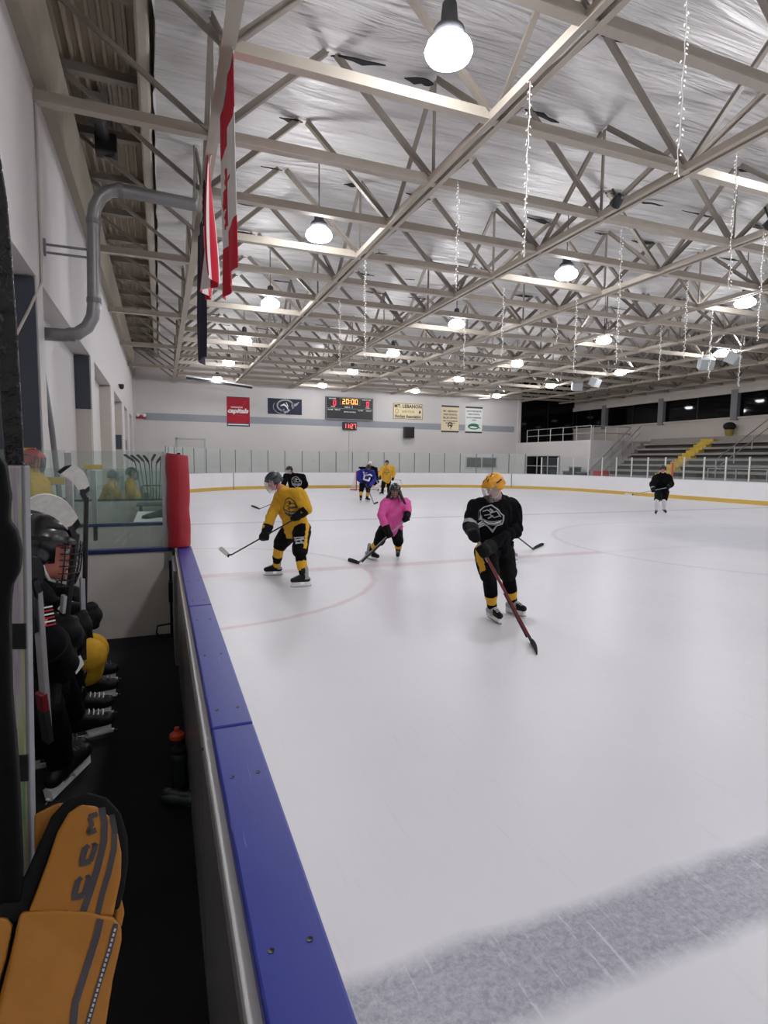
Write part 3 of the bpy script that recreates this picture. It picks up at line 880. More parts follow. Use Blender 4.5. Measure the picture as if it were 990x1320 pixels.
# ------------------------------------------------------------------ banners and scoreboard on the far wall
YWALL = YB - 0.012
def board_thing(name, label, cat, x0, x1, z0, z1, th, mats, part='panel', group=None, bevel=0.0):
    t = thing(name, label, cat, ((x0 + x1) / 2, YB, z0), group)
    MB().span((x0, YB - th, z0), (x1, YB - 0.005, z1)).build(part, mats, t, bevel=bevel)
    return t
X1, Z1 = V((1, 0, 0)), V((0, 0, 1))
def lines(mb, rows, xc, y, mi=0, bold=.01):
    for txt, z, size, w in rows: text_on(mb, txt, size, (xc, y, z), X1, Z1, mi, bold, 0, 'CENTER', w)
bann_red = mat('banner_red', '#a5182b', .8, var=.08, scale=2); bann_navy = mat('banner_navy', '#262a3f', .8, var=.05); bann_cream = mat('banner_cream', '#ddcfae', .8, var=.04); bann_white = mat('banner_white', '#d9dcd8', .8, var=.03)
gold_print = mat('gold_print', '#b9a468', .7); green_print = mat('green_print', '#1f6e4d', .7)
# red wordmark banner
t = board_thing('banner', 'tall red banner with white slanted wordmark on the far wall', 'banner', 4.32, 5.88, 4.2, 6.22, .03, [bann_red])
y = YB - .036
o = MB(); o.span((4.32, YB - .034, 4.2), (5.88, YB - .031, 4.42)); o.span((4.32, YB - .034, 6.17), (5.88, YB - .031, 6.22)); o.build('border', M['logoblue'], t)
o = MB(); text_on(o, 'capitals', .42, (5.06, y - .004, 5.26), X1, Z1, 0, .02, .25, 'CENTER', 1.42); o.build('wordmark', M['logowhite'], t)
o = MB(); text_on(o, 'WASHINGTON', .13, (4.98, y - .004, 5.5), X1, Z1, 0, .004, .25, 'CENTER', .8); o.span((4.38, YB - .038, 4.28), (5.8, YB - .036, 4.36)); o.build('lettering', M['logowhite'], t)
o = MB()
o.prism([(5.28, y - .002, 5.4), (5.36, y - .002, 5.42), (5.66, y - .002, 5.98), (5.58, y - .002, 6.0)], (0, .003, 0)); o.prism([(4.4, y, 4.98), (5.3, y, 4.93), (5.74, y, 4.84), (5.3, y, 4.98)], (0, .003, 0))
o.build('stick_mark', M['logored'], t)
# navy ram-like emblem banner: ring, horn and tail strokes
t = board_thing('banner', 'navy banner with a white looping emblem left of the scoreboard', 'banner', 7.14, 9.6, 5.15, 6.26, .03, [bann_navy])
o = MB(); cx, cz = 8.3, 5.72
def ring_strip(mb, pts, w, y, mi=0):
    vs = []
    for i, p in enumerate(pts):
        a, b = V((*pts[max(0, i - 1)], 0)), V((*pts[min(len(pts) - 1, i + 1)], 0)); d = (b - a).normalized(); s = V((-d.y, d.x, 0)) * (w[i] if isinstance(w, list) else w) / 2
        vs += [(p[0] - s.x, y, p[1] - s.y), (p[0] + s.x, y, p[1] + s.y)]
    mb.add(vs, [(2 * i, 2 * i + 1, 2 * i + 3, 2 * i + 2) for i in range(len(pts) - 1)], mi)
arc = lambda cx, cz, rx, rz, a0, a1, n=24: [(cx + rx * math.cos(a0 + (a1 - a0) * i / n), cz + rz * math.sin(a0 + (a1 - a0) * i / n)) for i in range(n + 1)]
ring_strip(o, arc(cx + .1, cz + .05, .58, .4, -0.5, 4.6), .1, y)
ring_strip(o, arc(cx - .02, cz - .05, .75, .5, 2.6, 4.9), .04, y)
ring_strip(o, [(8.85, 5.85), (9.05, 5.82), (9.22, 5.9), (9.4, 6.08)], [.3, .2, .14, .03], y); ring_strip(o, [(8.75, 5.5), (8.55, 5.36), (8.35, 5.3), (8.2, 5.42), (8.32, 5.55)], [.06, .12, .16, .14, .05], y)
o.build('emblem', M['logogrey'], t)
o = MB(); ring_strip(o, [(8.05, 5.75), (8.3, 5.85), (8.5, 5.7), (8.62, 5.45)], [.05, .14, .1, .04], y - .001); ring_strip(o, [(8.45, 6.0), (8.6, 5.7)], .05, y - .001); o.build('emblem_detail', M['logowhite'], t)
# scoreboard
t = thing('scoreboard', 'black electronic scoreboard reading 20:00 on the far wall', 'scoreboard', (13.2, YB, 4.93))
sbx0, sbx1, sbz0, sbz1 = 11.34, 15.06, 4.93, 6.58
MB().span((sbx0, YB - .18, sbz0), (sbx1, YB - .005, sbz1)).build('case', M['blackmetal'], t, bevel=.02)
o = MB(); yy = YB - .19
for a, b_ in (((sbx0, sbz0), (sbx1, sbz0 + .06)), ((sbx0, sbz1 - .06), (sbx1, sbz1)), ((sbx0, 5.72), (sbx1, 5.76))): o.span((a[0], yy, a[1]), (b_[0], YB - .17, b_[1]))
for x in (sbx0, sbx1 - .06): o.span((x, yy, sbz0), (x + .06, YB - .17, sbz1))
o.build('frame', M['grey'], t)
o = MB()
for txt, x, z, w in (('HOME', 11.85, 6.43, .55), ('VISITOR', 14.5, 6.43, .75), ('PERIOD', 13.0, 5.84, .42), ('PLAYER', 11.7, 5.63, .4), ('PENALTY', 12.25, 5.63, .45), ('SHOTS ON GOAL', 13.2, 5.5, .95), ('PLAYER', 14.05, 5.63, .4), ('PENALTY', 14.7, 5.63, .45), ('POSS', 11.9, 5.84, .3), ('POSS', 14.6, 5.84, .3)):
    text_on(o, txt, .11, (x, yy - .003, z), X1, Z1, 0, .004, 0, 'CENTER', w)
o.build('lettering', M['logowhite'], t)
SEG = {'0': 'abcdef', '1': 'bc', '2': 'abged', '7': 'abc'}
def digit(mb, ch, x, z, w, h, y):
    th = w * .2
    S = dict(a=((0, h - th), (w, h)), d=((0, 0), (w, th)), g=((0, h / 2 - th / 2), (w, h / 2 + th / 2)), f=((0, h / 2), (th, h)), e=((0, 0), (th, h / 2)), b=((w - th, h / 2), (w, h)), c=((w - th, 0), (w, h / 2)))
    for s in SEG[ch]:
        (ax, az), (bx, bz) = S[s]; mb.span((x + ax + .006, y - .006, z + az + .006), (x + bx - .006, y, z + bz - .006))
o = MB()
for ch, x in (('2', 12.62), ('0', 12.9), ('0', 13.32), ('0', 13.6)): digit(o, ch, x, 6.08, .2, .36, yy)
for z in (6.17, 6.32): o.span((13.18, yy - .006, z), (13.23, yy, z + .05))
o.build('clock_digits', emit('amber_led', '#ffb060', 3.0), t)
o = MB(); o2 = (12.45, 13.98, 6.03, 6.5)
for a, b_ in (((o2[0], o2[2]), (o2[1], o2[2] + .015)), ((o2[0], o2[3]), (o2[1], o2[3] + .015)), ((o2[0], o2[2]), (o2[0] + .015, o2[3])), ((o2[1], o2[2]), (o2[1] + .015, o2[3]))): o.span((a[0], yy - .002, a[1]), (b_[0], yy, b_[1]))
o.build('clock_border', M['yellow'], t)
o = MB(); digit(o, '0', 11.92, 5.95, .2, .36, yy); digit(o, '0', 14.5, 5.95, .2, .36, yy); o.build('score_digits', emit('red_led', '#ff2a48', 3.0), t)
o = MB(); digit(o, '1', 13.28, 5.79, .12, .2, yy); o.build('period_digit', emit('white_led', '#dfe2ff', 1.2), t)
t = thing('wall_clock', 'small red digital clock reading 11:27 under the scoreboard', 'clock', (13.2, YB, 4.2))
MB().span((12.66, YB - .14, 4.18), (13.78, YB - .005, 4.76)).build('case', M['blackmetal'], t, bevel=.02)
o = MB()
for ch, x in (('1', 12.74), ('1', 12.95), ('2', 13.28), ('7', 13.52)): digit(o, ch, x, 4.3, .18, .34, YB - .145)
for z in (4.38, 4.5): o.span((13.2, YB - .151, z), (13.24, YB - .145, z + .05))
o.build('digits', emit('bright_red_led', '#ff5a5a', 3.5), t)
o = MB(); o.tube([(13.2, YB - .02, 4.2), (13.2, YB - .02, 1.2)], .018, 6); tag(o.build('conduit', M['wallshade']), 'thin conduit running down the wall below the clock', 'pipe')
# association sign
t = board_thing('sign', 'cream hockey association sign with dark lettering on the far wall', 'sign', 16.72, 19.3, 5.12, 6.4, .05, [bann_cream])
o = MB(); lines(o, [('MT. LEBANON', 6.13, .36, 2.3), ('Hockey Association', 5.36, .36, 2.2)], 18.0, YB - .056)
for a, b_ in (((16.76, 5.16), (19.26, 5.19)), ((16.76, 6.33), (19.26, 6.36)), ((16.76, 5.16), (16.79, 6.36)), ((19.23, 5.16), (19.26, 6.36))): o.span((a[0], YB - .058, a[1]), (b_[0], YB - .05, b_[1]))
o.build('lettering', M['logoblack'], t)
o = MB(); lines(o, [('AMATEUR', 5.73, .25, 1.1)], 18.0, YB - .056); ring_strip(o, arc(17.05, 5.75, .13, .16, 0, 6.283), .07, YB - .056); o.build('gold_mark', gold_print, t)
o = MB(); ring_strip(o, [(18.95, 5.62), (19.02, 5.74), (18.98, 5.86)], [.1, .16, .05], YB - .056); o.build('crest_mark', M['logoblack'], t)
# black wall speaker
t = thing('wall_speaker', 'black loudspeaker box on the far wall under the cream sign', 'speaker', (18, YB, 3.7))
MB().span((17.6, YB - .45, 3.7), (18.4, YB - .06, 4.55)).build('cabinet', M['blackmetal'], t, bevel=.04)
MB().span((17.66, YB - .46, 3.76), (18.34, YB - .44, 4.49)).build('grille', M['black'], t)
MB().span((17.85, YB - .1, 4.0), (18.15, YB, 4.3)).build('bracket', M['grey'], t)
# two tall banners
for x0, x1, col, ink, lab, rows in ((20.91, 22.5, bann_cream, M['logoblack'], 'tall cream championship banner with dark print', [('MT. LEBANON', 5.92, .2, 1.25), ('HIGH SCHOOL', 5.66, .2, 1.25), ('BLUE DEVILS', 5.4, .22, 1.25), ('PENN. STATE CHAMPIONS', 5.14, .12, 1.3), ('1975    1976', 4.98, .1, .9)]),
                               (23.09, 24.67, bann_white, green_print, 'tall white championship banner with green print', [('SOUTHPOINTE', 6.0, .17, 1.35), ('HIGH SCHOOL', 5.76, .16, 1.1), ('STATE CHAMPIONS', 5.48, .14, 1.35), ('1997', 5.28, .12, .4)])):
    t = board_thing('banner', lab, 'banner', x0, x1, 4.25, 6.38, .03, [col])
    o = MB(); o.span((x0, YB - .035, 6.24), (x1, YB - .03, 6.38)); o.span((x0, YB - .035, 4.25), (x1, YB - .03, 4.37)); o.build('edge_band', M['darkgrey'], t)
    o = MB(); lines(o, rows, (x0 + x1) / 2, YB - .036, 0, .006); o.build('lettering', ink if ink is not green_print else M['darkgrey'], t)
    o = MB(); c = (x0 + x1) / 2
    if ink is green_print:
        ring_strip(o, arc(c, 4.78, .5, .2, 0.3, 6.0), .09, YB - .036); ring_strip(o, [(c - .55, 4.7), (c - .2, 4.9), (c + .25, 4.85), (c + .62, 4.62)], [.05, .2, .18, .04], YB - .037); ring_strip(o, [(c - .3, 4.62), (c + .1, 4.58), (c + .4, 4.66)], [.04, .1, .04], YB - .037)
    else:
        ring_strip(o, arc(c, 4.82, .17, .2, -.6, 3.9), .1, YB - .036); ring_strip(o, [(c - .05, 4.84), (c + .1, 4.74), (c + .02, 4.5)], [.16, .1, .04], YB - .037)
    o.build('crest', ink, t)

# ------------------------------------------------------------------ stands
SX0, SZ0, RUN, RISE, NR = 27.55, 0.78, 0.62, 0.36, 8
YA0, YA1 = 25.75, 26.65
mb = MB(); mb.span((XR + .3, 8, -0.02), (34, 31.0, 0.36)); struct('floor_stands', mb, M['seat'])
for side, (ya, yb) in (('right of', (9.0, YA0)), ('left of', (YA1, 31.0))):
    for r in range(NR):
        x = SX0 + RUN * r; z = SZ0 + RISE * r
        t = thing('bleacher_row', '%s grey bleacher row from the ice, %s the yellow aisle stair' % (('lowest' if r == 0 else ordn[r]), side), 'bleacher', (x, ya, 0.36), 'bleacher rows in the stands')
        MB().span((x + .14, ya, 0.36), (x + RUN, yb, z - .13)).build('riser', M['seatd'], t)  # dark riser colour paints the shadow under each seat board
        MB().span((x - .04, ya, z - .13), (x + RUN, yb, z)).build('seat_board', M['seat'], t)
t = thing('aisle_stair', 'yellow edged aisle stair climbing through the bleachers', 'stairs', (SX0, YA0, .36))
NS = 16
for k in range(NS):
    x = SX0 - .05 + k * (NR * RUN) / NS; z = 0.6 + (k + 1) * (NR * RISE) / NS
    MB().span((x, YA0, 0.36), (x + NR * RUN / NS, YA1, z)).build('step', [mat('worn_yellow_step', '#bfa13c', .75, var=.25, scale=3)], t)
zt = SZ0 + RISE * NR
mb = MB(); mb.span((SX0 + NR * RUN, 8, 0.3), (34.0, 31.0, zt - .02)); struct('floor_stands_top', mb, M['seat'])
mb = MB(); mb.span((34.0, -21, 0), (34.3, YB + .2, 4.86)); mb.span((34.0, -21, 6.42), (34.3, YB + .2, ZR + .1)); wr = struct('wall_right', mb, M['wallshade'])
mb = MB(); mb.span((33.4, 8, zt - .02), (34.0, 31.6, zt + .75)); struct('parapet', mb, M['wallshade'], wr)
mb = MB(); mb.span((33.9, -21, 4.78), (34.0, YB, 4.9)); mb.span((33.85, -21, 6.38), (34.0, YB, 6.7)); struct('window_ledge', mb, M['wallshade'], wr)
cols = [37.2, 31.5, 25.8, 20.1, 14.4, 8.7]
for i, y in enumerate(cols):
    struct('trim_%d' % (i + 1), MB().span((33.8, y - .22, 4.7), (34.3, y + .22, 6.6)), M['grey'])
edges = [YB] + cols + [3.0]
for i, (a, b_) in enumerate(zip(edges, edges[1:])):
    w = struct('window_%d' % (i + 3), MB().span((34.12, b_ + .22, 4.9), (34.2, a - .22, 6.4)), M['nightglass'])
    f = MB(); 
    for q in (a - .22, (a + b_) / 2, b_ + .26): f.span((34.08, q - .03, 4.9), (34.12, q + .03, 6.4))
    struct('window_frame', f, M['blackmetal'], w)
# far dark window wall beyond the white end wall
w = struct('window_2', MB().span((28.4, YB + .05, 3.5), (34.3, YB + .15, ZR)), M['nightglass'])
f = MB()
for x in (28.45, 31.2, 33.9): f.span((x, YB, 3.5), (x + .08, YB + .05, ZR))
struct('window_frame', f, M['blackmetal'], w)
# white booth under the railing
mb = MB(); mb.span((28.05, 32.0, -0.02), (34.0, YB, 3.52)); bo = struct('wall_booth', mb, M['wall'])
wa, wb_ = atx(680, 586, 28.05), atx(721, 609, 28.05)
mb = MB(); yA, yB_ = wb_.y, wa.y
mb.span((28.0, yA, .75), (28.05, yB_, 2.45)); win = struct('window_9', mb, M['nightglass'])
f = MB()
for q in (0, .33, .66, 1): f.span((27.96, yA + (yB_ - yA) * q - .04, .75), (28.0, yA + (yB_ - yA) * q + .04, 2.45))
for z in (.75, 1.6, 2.4): f.span((27.96, yA, z), (28.0, yB_, z + .06))
struct('window_frame', f, M['boardtop'], win)
def railing(name, label, p0, p1, h, posts, extra=(0.5,)):
    t = thing(name, label, 'railing', p0, 'steel railings by the stands'); p0, p1 = V(p0), V(p1)
    for k in range(posts):
        q = p0.lerp(p1, k / (posts - 1)); MB().tube([q, q + V((0, 0, h))], .03, 8).build('post', M['alum'], t)
    for e in (1.0,) + tuple(extra): MB().tube([p0 + V((0, 0, h * e)), p1 + V((0, 0, h * e))], .028, 8).build('rail', M['alum'], t)
    return t
railing('railing', 'steel railing along the top of the white booth facing the ice', (28.15, 39.6, 3.52), (28.15, 32.1, 3.52), 1.0, 6)
railing('railing', 'steel railing on the side of the booth roof by the stairs', (28.3, 32.08, 3.52), (31.6, 32.08, 3.52), 1.0, 4)
t = thing('side_stair', 'grey stair with handrails rising between booth and bleachers', 'stairs', (28, 31.5, 0))
for k in range(14): MB().span((28.0 + k * .28, 31.05, 0), (28.0 + (k + 1) * .28, 31.95, .25 + k * .24)).build('step', M['seat'], t)
for yy_ in (31.08, 31.92):
    a, b_ = V((27.7, yy_, 1.1)), V((31.6, yy_, 4.5)); MB().tube([a, b_], .03, 8).build('handrail', M['alum'], t); MB().tube([a - V((0, 0, .45)), b_ - V((0, 0, .45))], .02, 8).build('lower_rail', M['alum'], t)
    for k in range(4): q = a.lerp(b_, (k + .3) / 4); MB().tube([q, q - V((0, 0, .95))], .025, 8).build('post', M['alum'], t)
# right hand end of the stands: rails
railing('railing', 'steel railing beside the bleachers at the right edge', (28.2, 22.35, 1.16), (32.3, 22.35, 3.56), 1.0, 4)
railing('railing', 'low steel railing behind the right side glass', (27.2, 22.0, .36), (27.2, 14.0, .36), 1.3, 6)
OY = atx(867, 600, 27.5).y
t = thing('post', 'orange padded post at the foot of the yellow aisle stair', 'post', (27.5, OY, .36))
MB().tube([(27.5, OY, .36), (27.5, OY, 1.95)], .06, 12).build('pad', M['orange'], t); MB().tube([(27.5, OY, 1.95), (27.5, OY, 2.1)], .03, 10).build('pole_top', M['alum'], t)
# bin with bag at the top of the stairs
c = atx(940, 556, 33.0); zb = zt - .02
t = thing('waste_bin', 'yellow bin holding a bulging black bag at the top of the bleachers', 'bin', (33.0, c.y, zb))
MB().lathe([(.2, 0), (.26, .42), (.001, .42)], (33.0, c.y, zb), 16).build('bin_body', mat('dull_yellow_bin', '#8a7a32', .7), t, smooth=False)
MB().ell((33.0, c.y, zb + .62), (.36, .36, .27)).build('bag', M['black'], t, smooth=True)
# bins by the booth
for k, (u, hgt, lab) in enumerate(((733, .95, 'dark grey wheeled bin before the booth, left one'), (741, 1.25, 'tall dark grey wheeled bin before the booth'), (751, .9, 'dark grey wheeled bin before the booth, right one'))):
    q = atx(u, 609, 27.4); t = thing('wheeled_bin', lab, 'bin', (27.4, q.y, -0.02), 'bins before the booth')
    MB().span((27.1, q.y - .3, .08), (27.7, q.y + .3, hgt + .3)).build('bin_body', M['darkgrey'], t, bevel=.05)
    MB().span((27.07, q.y - .33, hgt + .3), (27.73, q.y + .33, hgt + .38)).build('lid', M['grey'], t, bevel=.02)
    o = MB()
    for s in (-.22, .22): o.tube([(27.35, q.y + s - .03, .06), (27.35, q.y + s + .03, .06)], .08, 12)
    o.build('wheels', M['black'], t)
q = atx(775, 602, 27.0)
t = thing('storage_cart', 'small red cart behind the side glass', 'cart', (27.0, q.y, -.02))
MB().span((26.7, q.y - .42, .85), (27.3, q.y + .42, 1.4)).build('box', M['red'], t, bevel=.03); o = MB()
for dx in (-.25, .25):
    for dy in (-.35, .35): o.tube([(27.0 + dx, q.y + dy, -.02), (27.0 + dx, q.y + dy, .86)], .03, 8)
o.build('legs', M['grey'], t)
# ------------------------------------------------------------------ the players' bench beside the ice
mb = MB(); mb.span((XW - .75, -6, -0.02), (0.14, 7.7, BENCHZ)); struct('floor_bench', mb, M['rubberfloor'])
mb = MB(); mb.span((0.105, -2.0, 0.0), (XL - .012, 5.62, 1.015)); fb = struct('wall_bench_front', mb, M['boards'])
mb = MB()
for a, b_ in ((-2.0, .4), (.42, 1.70), (1.72, 3.23), (3.25, 4.55)): mb.span((0.094, a, BENCHZ), (0.105, b_, 1.0))
struct('bench_side_panel', mb, M['benchpanel'], fb)
mb = MB(); mb.span((0.10, -2.0, 0.985), (0.128, 5.5, 1.03)); struct('panel_edge', mb, M['alumw'], fb, bevel=.004)
mb = MB(); mb.span((0.07, 4.62, BENCHZ), (0.104, 5.45, 1.0)); struct('gate_panel', mb, M['grey'], fb)

def scratched_blue():
    m = mat('scratched_blue_cap', '#182888', .42, var=.08, scale=3)
    nt = m.node_tree; b = nt.nodes['Principled BSDF']; L = nt.links
    tc = nt.nodes.new('ShaderNodeTexCoord'); acc = None
    for rot, st, th in ((.5, (60, 3, 1), .67), (-.7, (50, 2.5, 1), .68), (.1, (70, 3, 1), .69)):
        mp = nt.nodes.new('ShaderNodeMapping'); mp.inputs['Rotation'].default_value = (0, 0, rot); mp.inputs['Scale'].default_value = st
        L.new(tc.outputs['Object'], mp.inputs['Vector']); n = nt.nodes.new('ShaderNodeTexNoise'); n.inputs['Scale'].default_value = 2.0; n.inputs['Detail'].default_value = 5
        L.new(mp.outputs['Vector'], n.inputs['Vector'])
        s = nt.nodes.new('ShaderNodeMath'); s.operation = 'SUBTRACT'; s.use_clamp = True; L.new(n.outputs['Fac'], s.inputs[0]); s.inputs[1].default_value = th
        q = nt.nodes.new('ShaderNodeMath'); q.operation = 'MULTIPLY'; q.use_clamp = True; L.new(s.outputs[0], q.inputs[0]); q.inputs[1].default_value = 12
        if acc is None: acc = q.outputs[0]
        else:
            a = nt.nodes.new('ShaderNodeMath'); a.operation = 'MAXIMUM'; L.new(acc, a.inputs[0]); L.new(q.outputs[0], a.inputs[1]); acc = a.outputs[0]
    base = b.inputs['Base Color'].links[0].from_socket
    mx = nt.nodes.new('ShaderNodeMix'); mx.data_type = 'RGBA'; L.new(base, mx.inputs['A']); mx.inputs['B'].default_value = lin('#8f9bdc')
    k = nt.nodes.new('ShaderNodeMath'); k.operation = 'MULTIPLY'; k.inputs[1].default_value = .28; L.new(acc, k.inputs[0]); L.new(k.outputs[0], mx.inputs['Factor'])
    L.new(mx.outputs['Result'], b.inputs['Base Color'])
    bp = nt.nodes.new('ShaderNodeBump'); bp.inputs['Strength'].default_value = .5; bp.inputs['Distance'].default_value = .002
    L.new(acc, bp.inputs['Height']); L.new(bp.outputs['Normal'], b.inputs['Normal'])
    return m
BLUE = scratched_blue()
for a, b_, lab in ((-2.0, 1.705, 'scratched blue board cap, nearest length beside the dark bench'), (1.715, 3.23, 'scratched blue board cap, middle length between two joints'), (3.24, 5.52, 'blue board cap, far length ending under the red pad')):
    t = thing('board_cap', lab, 'board cap', (.19, (a + b_) / 2, 1.02), 'blue caps on the bench boards')
    mb = MB(); mb.span((0.122, a, 1.016), (XL + .006, b_, 1.06)); mb.build('cap_rail', BLUE, t, bevel=.006)
    k = a + .12
    while k < b_:
        for x in (.15, .215): MB().lathe([(.006, 0), (.006, .0015), (.001, .0005)], (x, k, 1.0597), 10).build('screw', M['blackmetal'], t)
        k += .55

# end wall of the bench with low glass, and the partitions of the boxes beyond
def partition(y, z0, ztop, glass_top, x0, x1, posts, capmat, name, panel=M['benchwhite'], split=None):
    mb = MB(); mb.span((x0, y, z0), (x1, y + .06, ztop - .035)); w = struct('wall_' + name, mb, panel)
    struct('cap', MB().span((x0, y - .02, ztop - .035), (x1, y + .08, ztop)), capmat, w, bevel=.006)
    ed = sorted(posts); 
    for a, b_ in zip(ed, ed[1:]):
        o = MB().span((a + .02, y + .024, ztop + .005), (b_ - .02, y + .036, glass_top)); o.build('glass_pane', M['benchglass'], w)
    for x in posts[:]:
        MB().span((x - .028, y, z0 + .6), (x + .028, y + .065, glass_top - .02 if x > x0 + .1 else glass_top)).build('glass_post', M['alum'], w, bevel=.004)
    return w
partition(5.52, BENCHZ, 1.06, 1.93, XW, .1, [XW + .03, -.74, .03], M['bluecap2'], 'bench_end')
partition(7.75, BENCHZ, 1.06, 1.74, XW, .2, [XW + .03, -.77, .16], M['bluecap2'], 'penalty_box')
partition(12.45, BENCHZ, 1.06, 1.62, XW, .2, [XW + .03, -.72, .16], M['black'], 'far_bench')
mb = MB(); mb.span((XW, 7.8, -0.02), (.14, 24.0, BENCHZ)); struct('floor_boxes', mb, M['concrete'])

# red padded post
t = thing('padded_post', 'red vinyl padded post at the corner of the boards', 'post', (.14, 5.5, 1.06))
b = MB()
for k in range(12):
    z0, z1 = 1.09 + k * .066, 1.09 + (k + 1) * .066
    b.cap((.14 + .004 * math.sin(k), 5.5, z0), (.14 + .004 * math.sin(k + 1), 5.5, z1), .101 - .002 * math.sin(k * 1.7), .101 - .002 * math.sin(k * 1.7 + 1.7), 20)
blob_obj('pad', b, M['redpad'], t, .012, 3, cuts=[((0, 0, 1.925), (.12, 0, 1)), ((0, 0, 1.065), (0, 0, -1))])
MB().tube([(.03, 5.56, 1.06), (.03, 5.56, 1.93)], .02, 8).build('post_core', M['alum'], t)
MB().span((.075, 5.42, 1.0), (.1, 5.47, 1.06)).build('strap', M['black'], t)

# gate latch
t = thing('gate_latch', 'black gate latch and bolt on the far end of the bench boards', 'latch', (.06, 5.2, .5))
MB().span((.035, 5.18, .62), (.07, 5.3, .8)).build('lock_box', M['blackmetal'], t, bevel=.008)
MB().tube([(.055, 5.24, .98), (.055, 5.24, .3)], .012, 8).build('bolt', M['blackmetal'], t)
MB().tube([(.055, 5.24, .42), (-.06, 5.2, .42), (-.07, 5.2, .36), (-.03, 5.22, .3), (.05, 5.24, .3)], .008, 8).build('pull_loop', M['blackmetal'], t)

# bench
t = thing('bench', 'long dark players bench under the seated black jerseys', 'bench', (-.95, 2.5, BENCHZ))
MB().span((-1.22, .2, .58), (-.78, 5.3, .63)).build('seat', M['darkgrey'], t, bevel=.008)
for y in (.6, 2.0, 3.4, 4.8): MB().span((-1.15, y - .03, BENCHZ), (-.85, y + .03, .58)).build('leg', M['blackmetal'], t)

# bottles on the floor
def bottle(name, label, p, d, capmat, bodymat):
    d = V(d).normalized(); p = V(p)
    t = thing(name, label, 'bottle', p, None)
    z = V((0, 0, 1)); q = z.rotation_difference(d).to_matrix()
    MB().lathe([(.001, 0), (.034, 0), (.038, .006), (.038, .06), (.034, .08), (.034, .1), (.038, .12), (.038, .165), (.03, .18), (.001, .18)], p, 20, 0, q).build('bottle_body', bodymat, t, smooth=False, auto=True)
    MB().lathe([(.036, 0), (.036, .02), (.02, .034), (.013, .036), (.013, .055), (.001, .058)], p + d * .175, 20, 0, q).build('cap', capmat, t, auto=True)
bodyg = mat('smoky_bottle_plastic', '#25302f', .25, var=.1)
bottle('water_bottle', 'dark water bottle with orange cap standing against the boards', (.045, 3.02, BENCHZ), (0, 0, 1), M['orange'], M['black'])
bottle('water_bottle', 'smoky clear water bottle lying on the black floor', (-.02, 2.73, BENCHZ + .04), (.75, -.5, 0), M['black'], bodyg)
bottle('water_bottle', 'dark water bottle standing behind the lying bottle', (.05, 2.86, BENCHZ), (0, 0, 1), M['black'], bodyg)

# scorer's table in the box beyond
t = thing('score_table', 'white scorer table behind the bench glass beside the red pad', 'table', (-.2, 10.4, BENCHZ))
MB().span((-.42, 9.5, .86), (.1, 11.3, .9)).build('tabletop', M['white'], t, bevel=.01)
for x in (-.38, .06):
    for y in (9.56, 11.24): MB().span((x - .02, y - .02, BENCHZ), (x + .02, y + .02, .86)).build('leg', M['alum'], t)
t = thing('jacket', 'black jacket lying on the white scorer table', 'jacket', (-.1, 10.2, .9))
b = MB(); b.cap((-.22, 9.9, .93), (.02, 10.3, .95), .05, .07); b.cap((-.02, 10.1, .95), (.06, 10.6, .95), .06, .05); b.cap((-.28, 9.95, .92), (-.1, 10.4, .93), .04, .05)
blob_obj('cloth', b, M['jblack'], t, .02, 3)
t = tag(MB().span((-.45, 11.5, .98), (.12, 12.2, 1.0)).span((-.4, 11.55, BENCHZ), (-.36, 11.6, .98)).span((-.4, 12.1, BENCHZ), (-.36, 12.15, .98)).span((.06, 11.55, BENCHZ), (.1, 12.15, .98)).build('side_table', M['black']), 'black topped counter behind the scorer table', 'table')
# yellow boards standing in for reflections in the bench glass
for y, x0, x1, z, lab in ((8.6, -1.58, -1.2, 1.56, 'yellow board standing in for a glass reflection at the left recess, front one'), (9.2, -1.95, -1.62, 1.95, 'yellow board standing in for a glass reflection at the left recess, upper one'), (13.4, -1.5, -1.15, 1.68, 'short yellow board standing in for a glass reflection farther along the left wall')):
    t = thing('reflection_board', lab, 'rail', (x0, y, z), 'yellow reflection stand-ins by the left wall')
    MB().span((x0, y, z - .05), (x1, y + .03, z + .05)).build('board', M['yellow'], t, bevel=.005); MB().span((x0, y + .03, BENCHZ), (x0 + .05, y + .08, z + .05)).build('upright', M['grey'], t)
# sticks standing in a rack by the far bench
rs2 = random.Random(11)
t = thing('stick_rack', 'black wire stick rack at the far bench', 'rack', (-.2, 14.2, BENCHZ))
o = MB()
for z in (.9, 1.25):
    for a, b_ in (((-.42, 14.0), (.08, 14.0)), ((.08, 14.0), (.08, 14.4)), ((.08, 14.4), (-.42, 14.4)), ((-.42, 14.4), (-.42, 14.0))): o.tube([(a[0], a[1], z), (b_[0], b_[1], z)], .012, 6)
for x, y in ((-.42, 14.0), (.08, 14.0), (.08, 14.4), (-.42, 14.4)): o.tube([(x, y, BENCHZ), (x, y, 1.25)], .014, 6)
o.build('frame', M['blackmetal'], t)

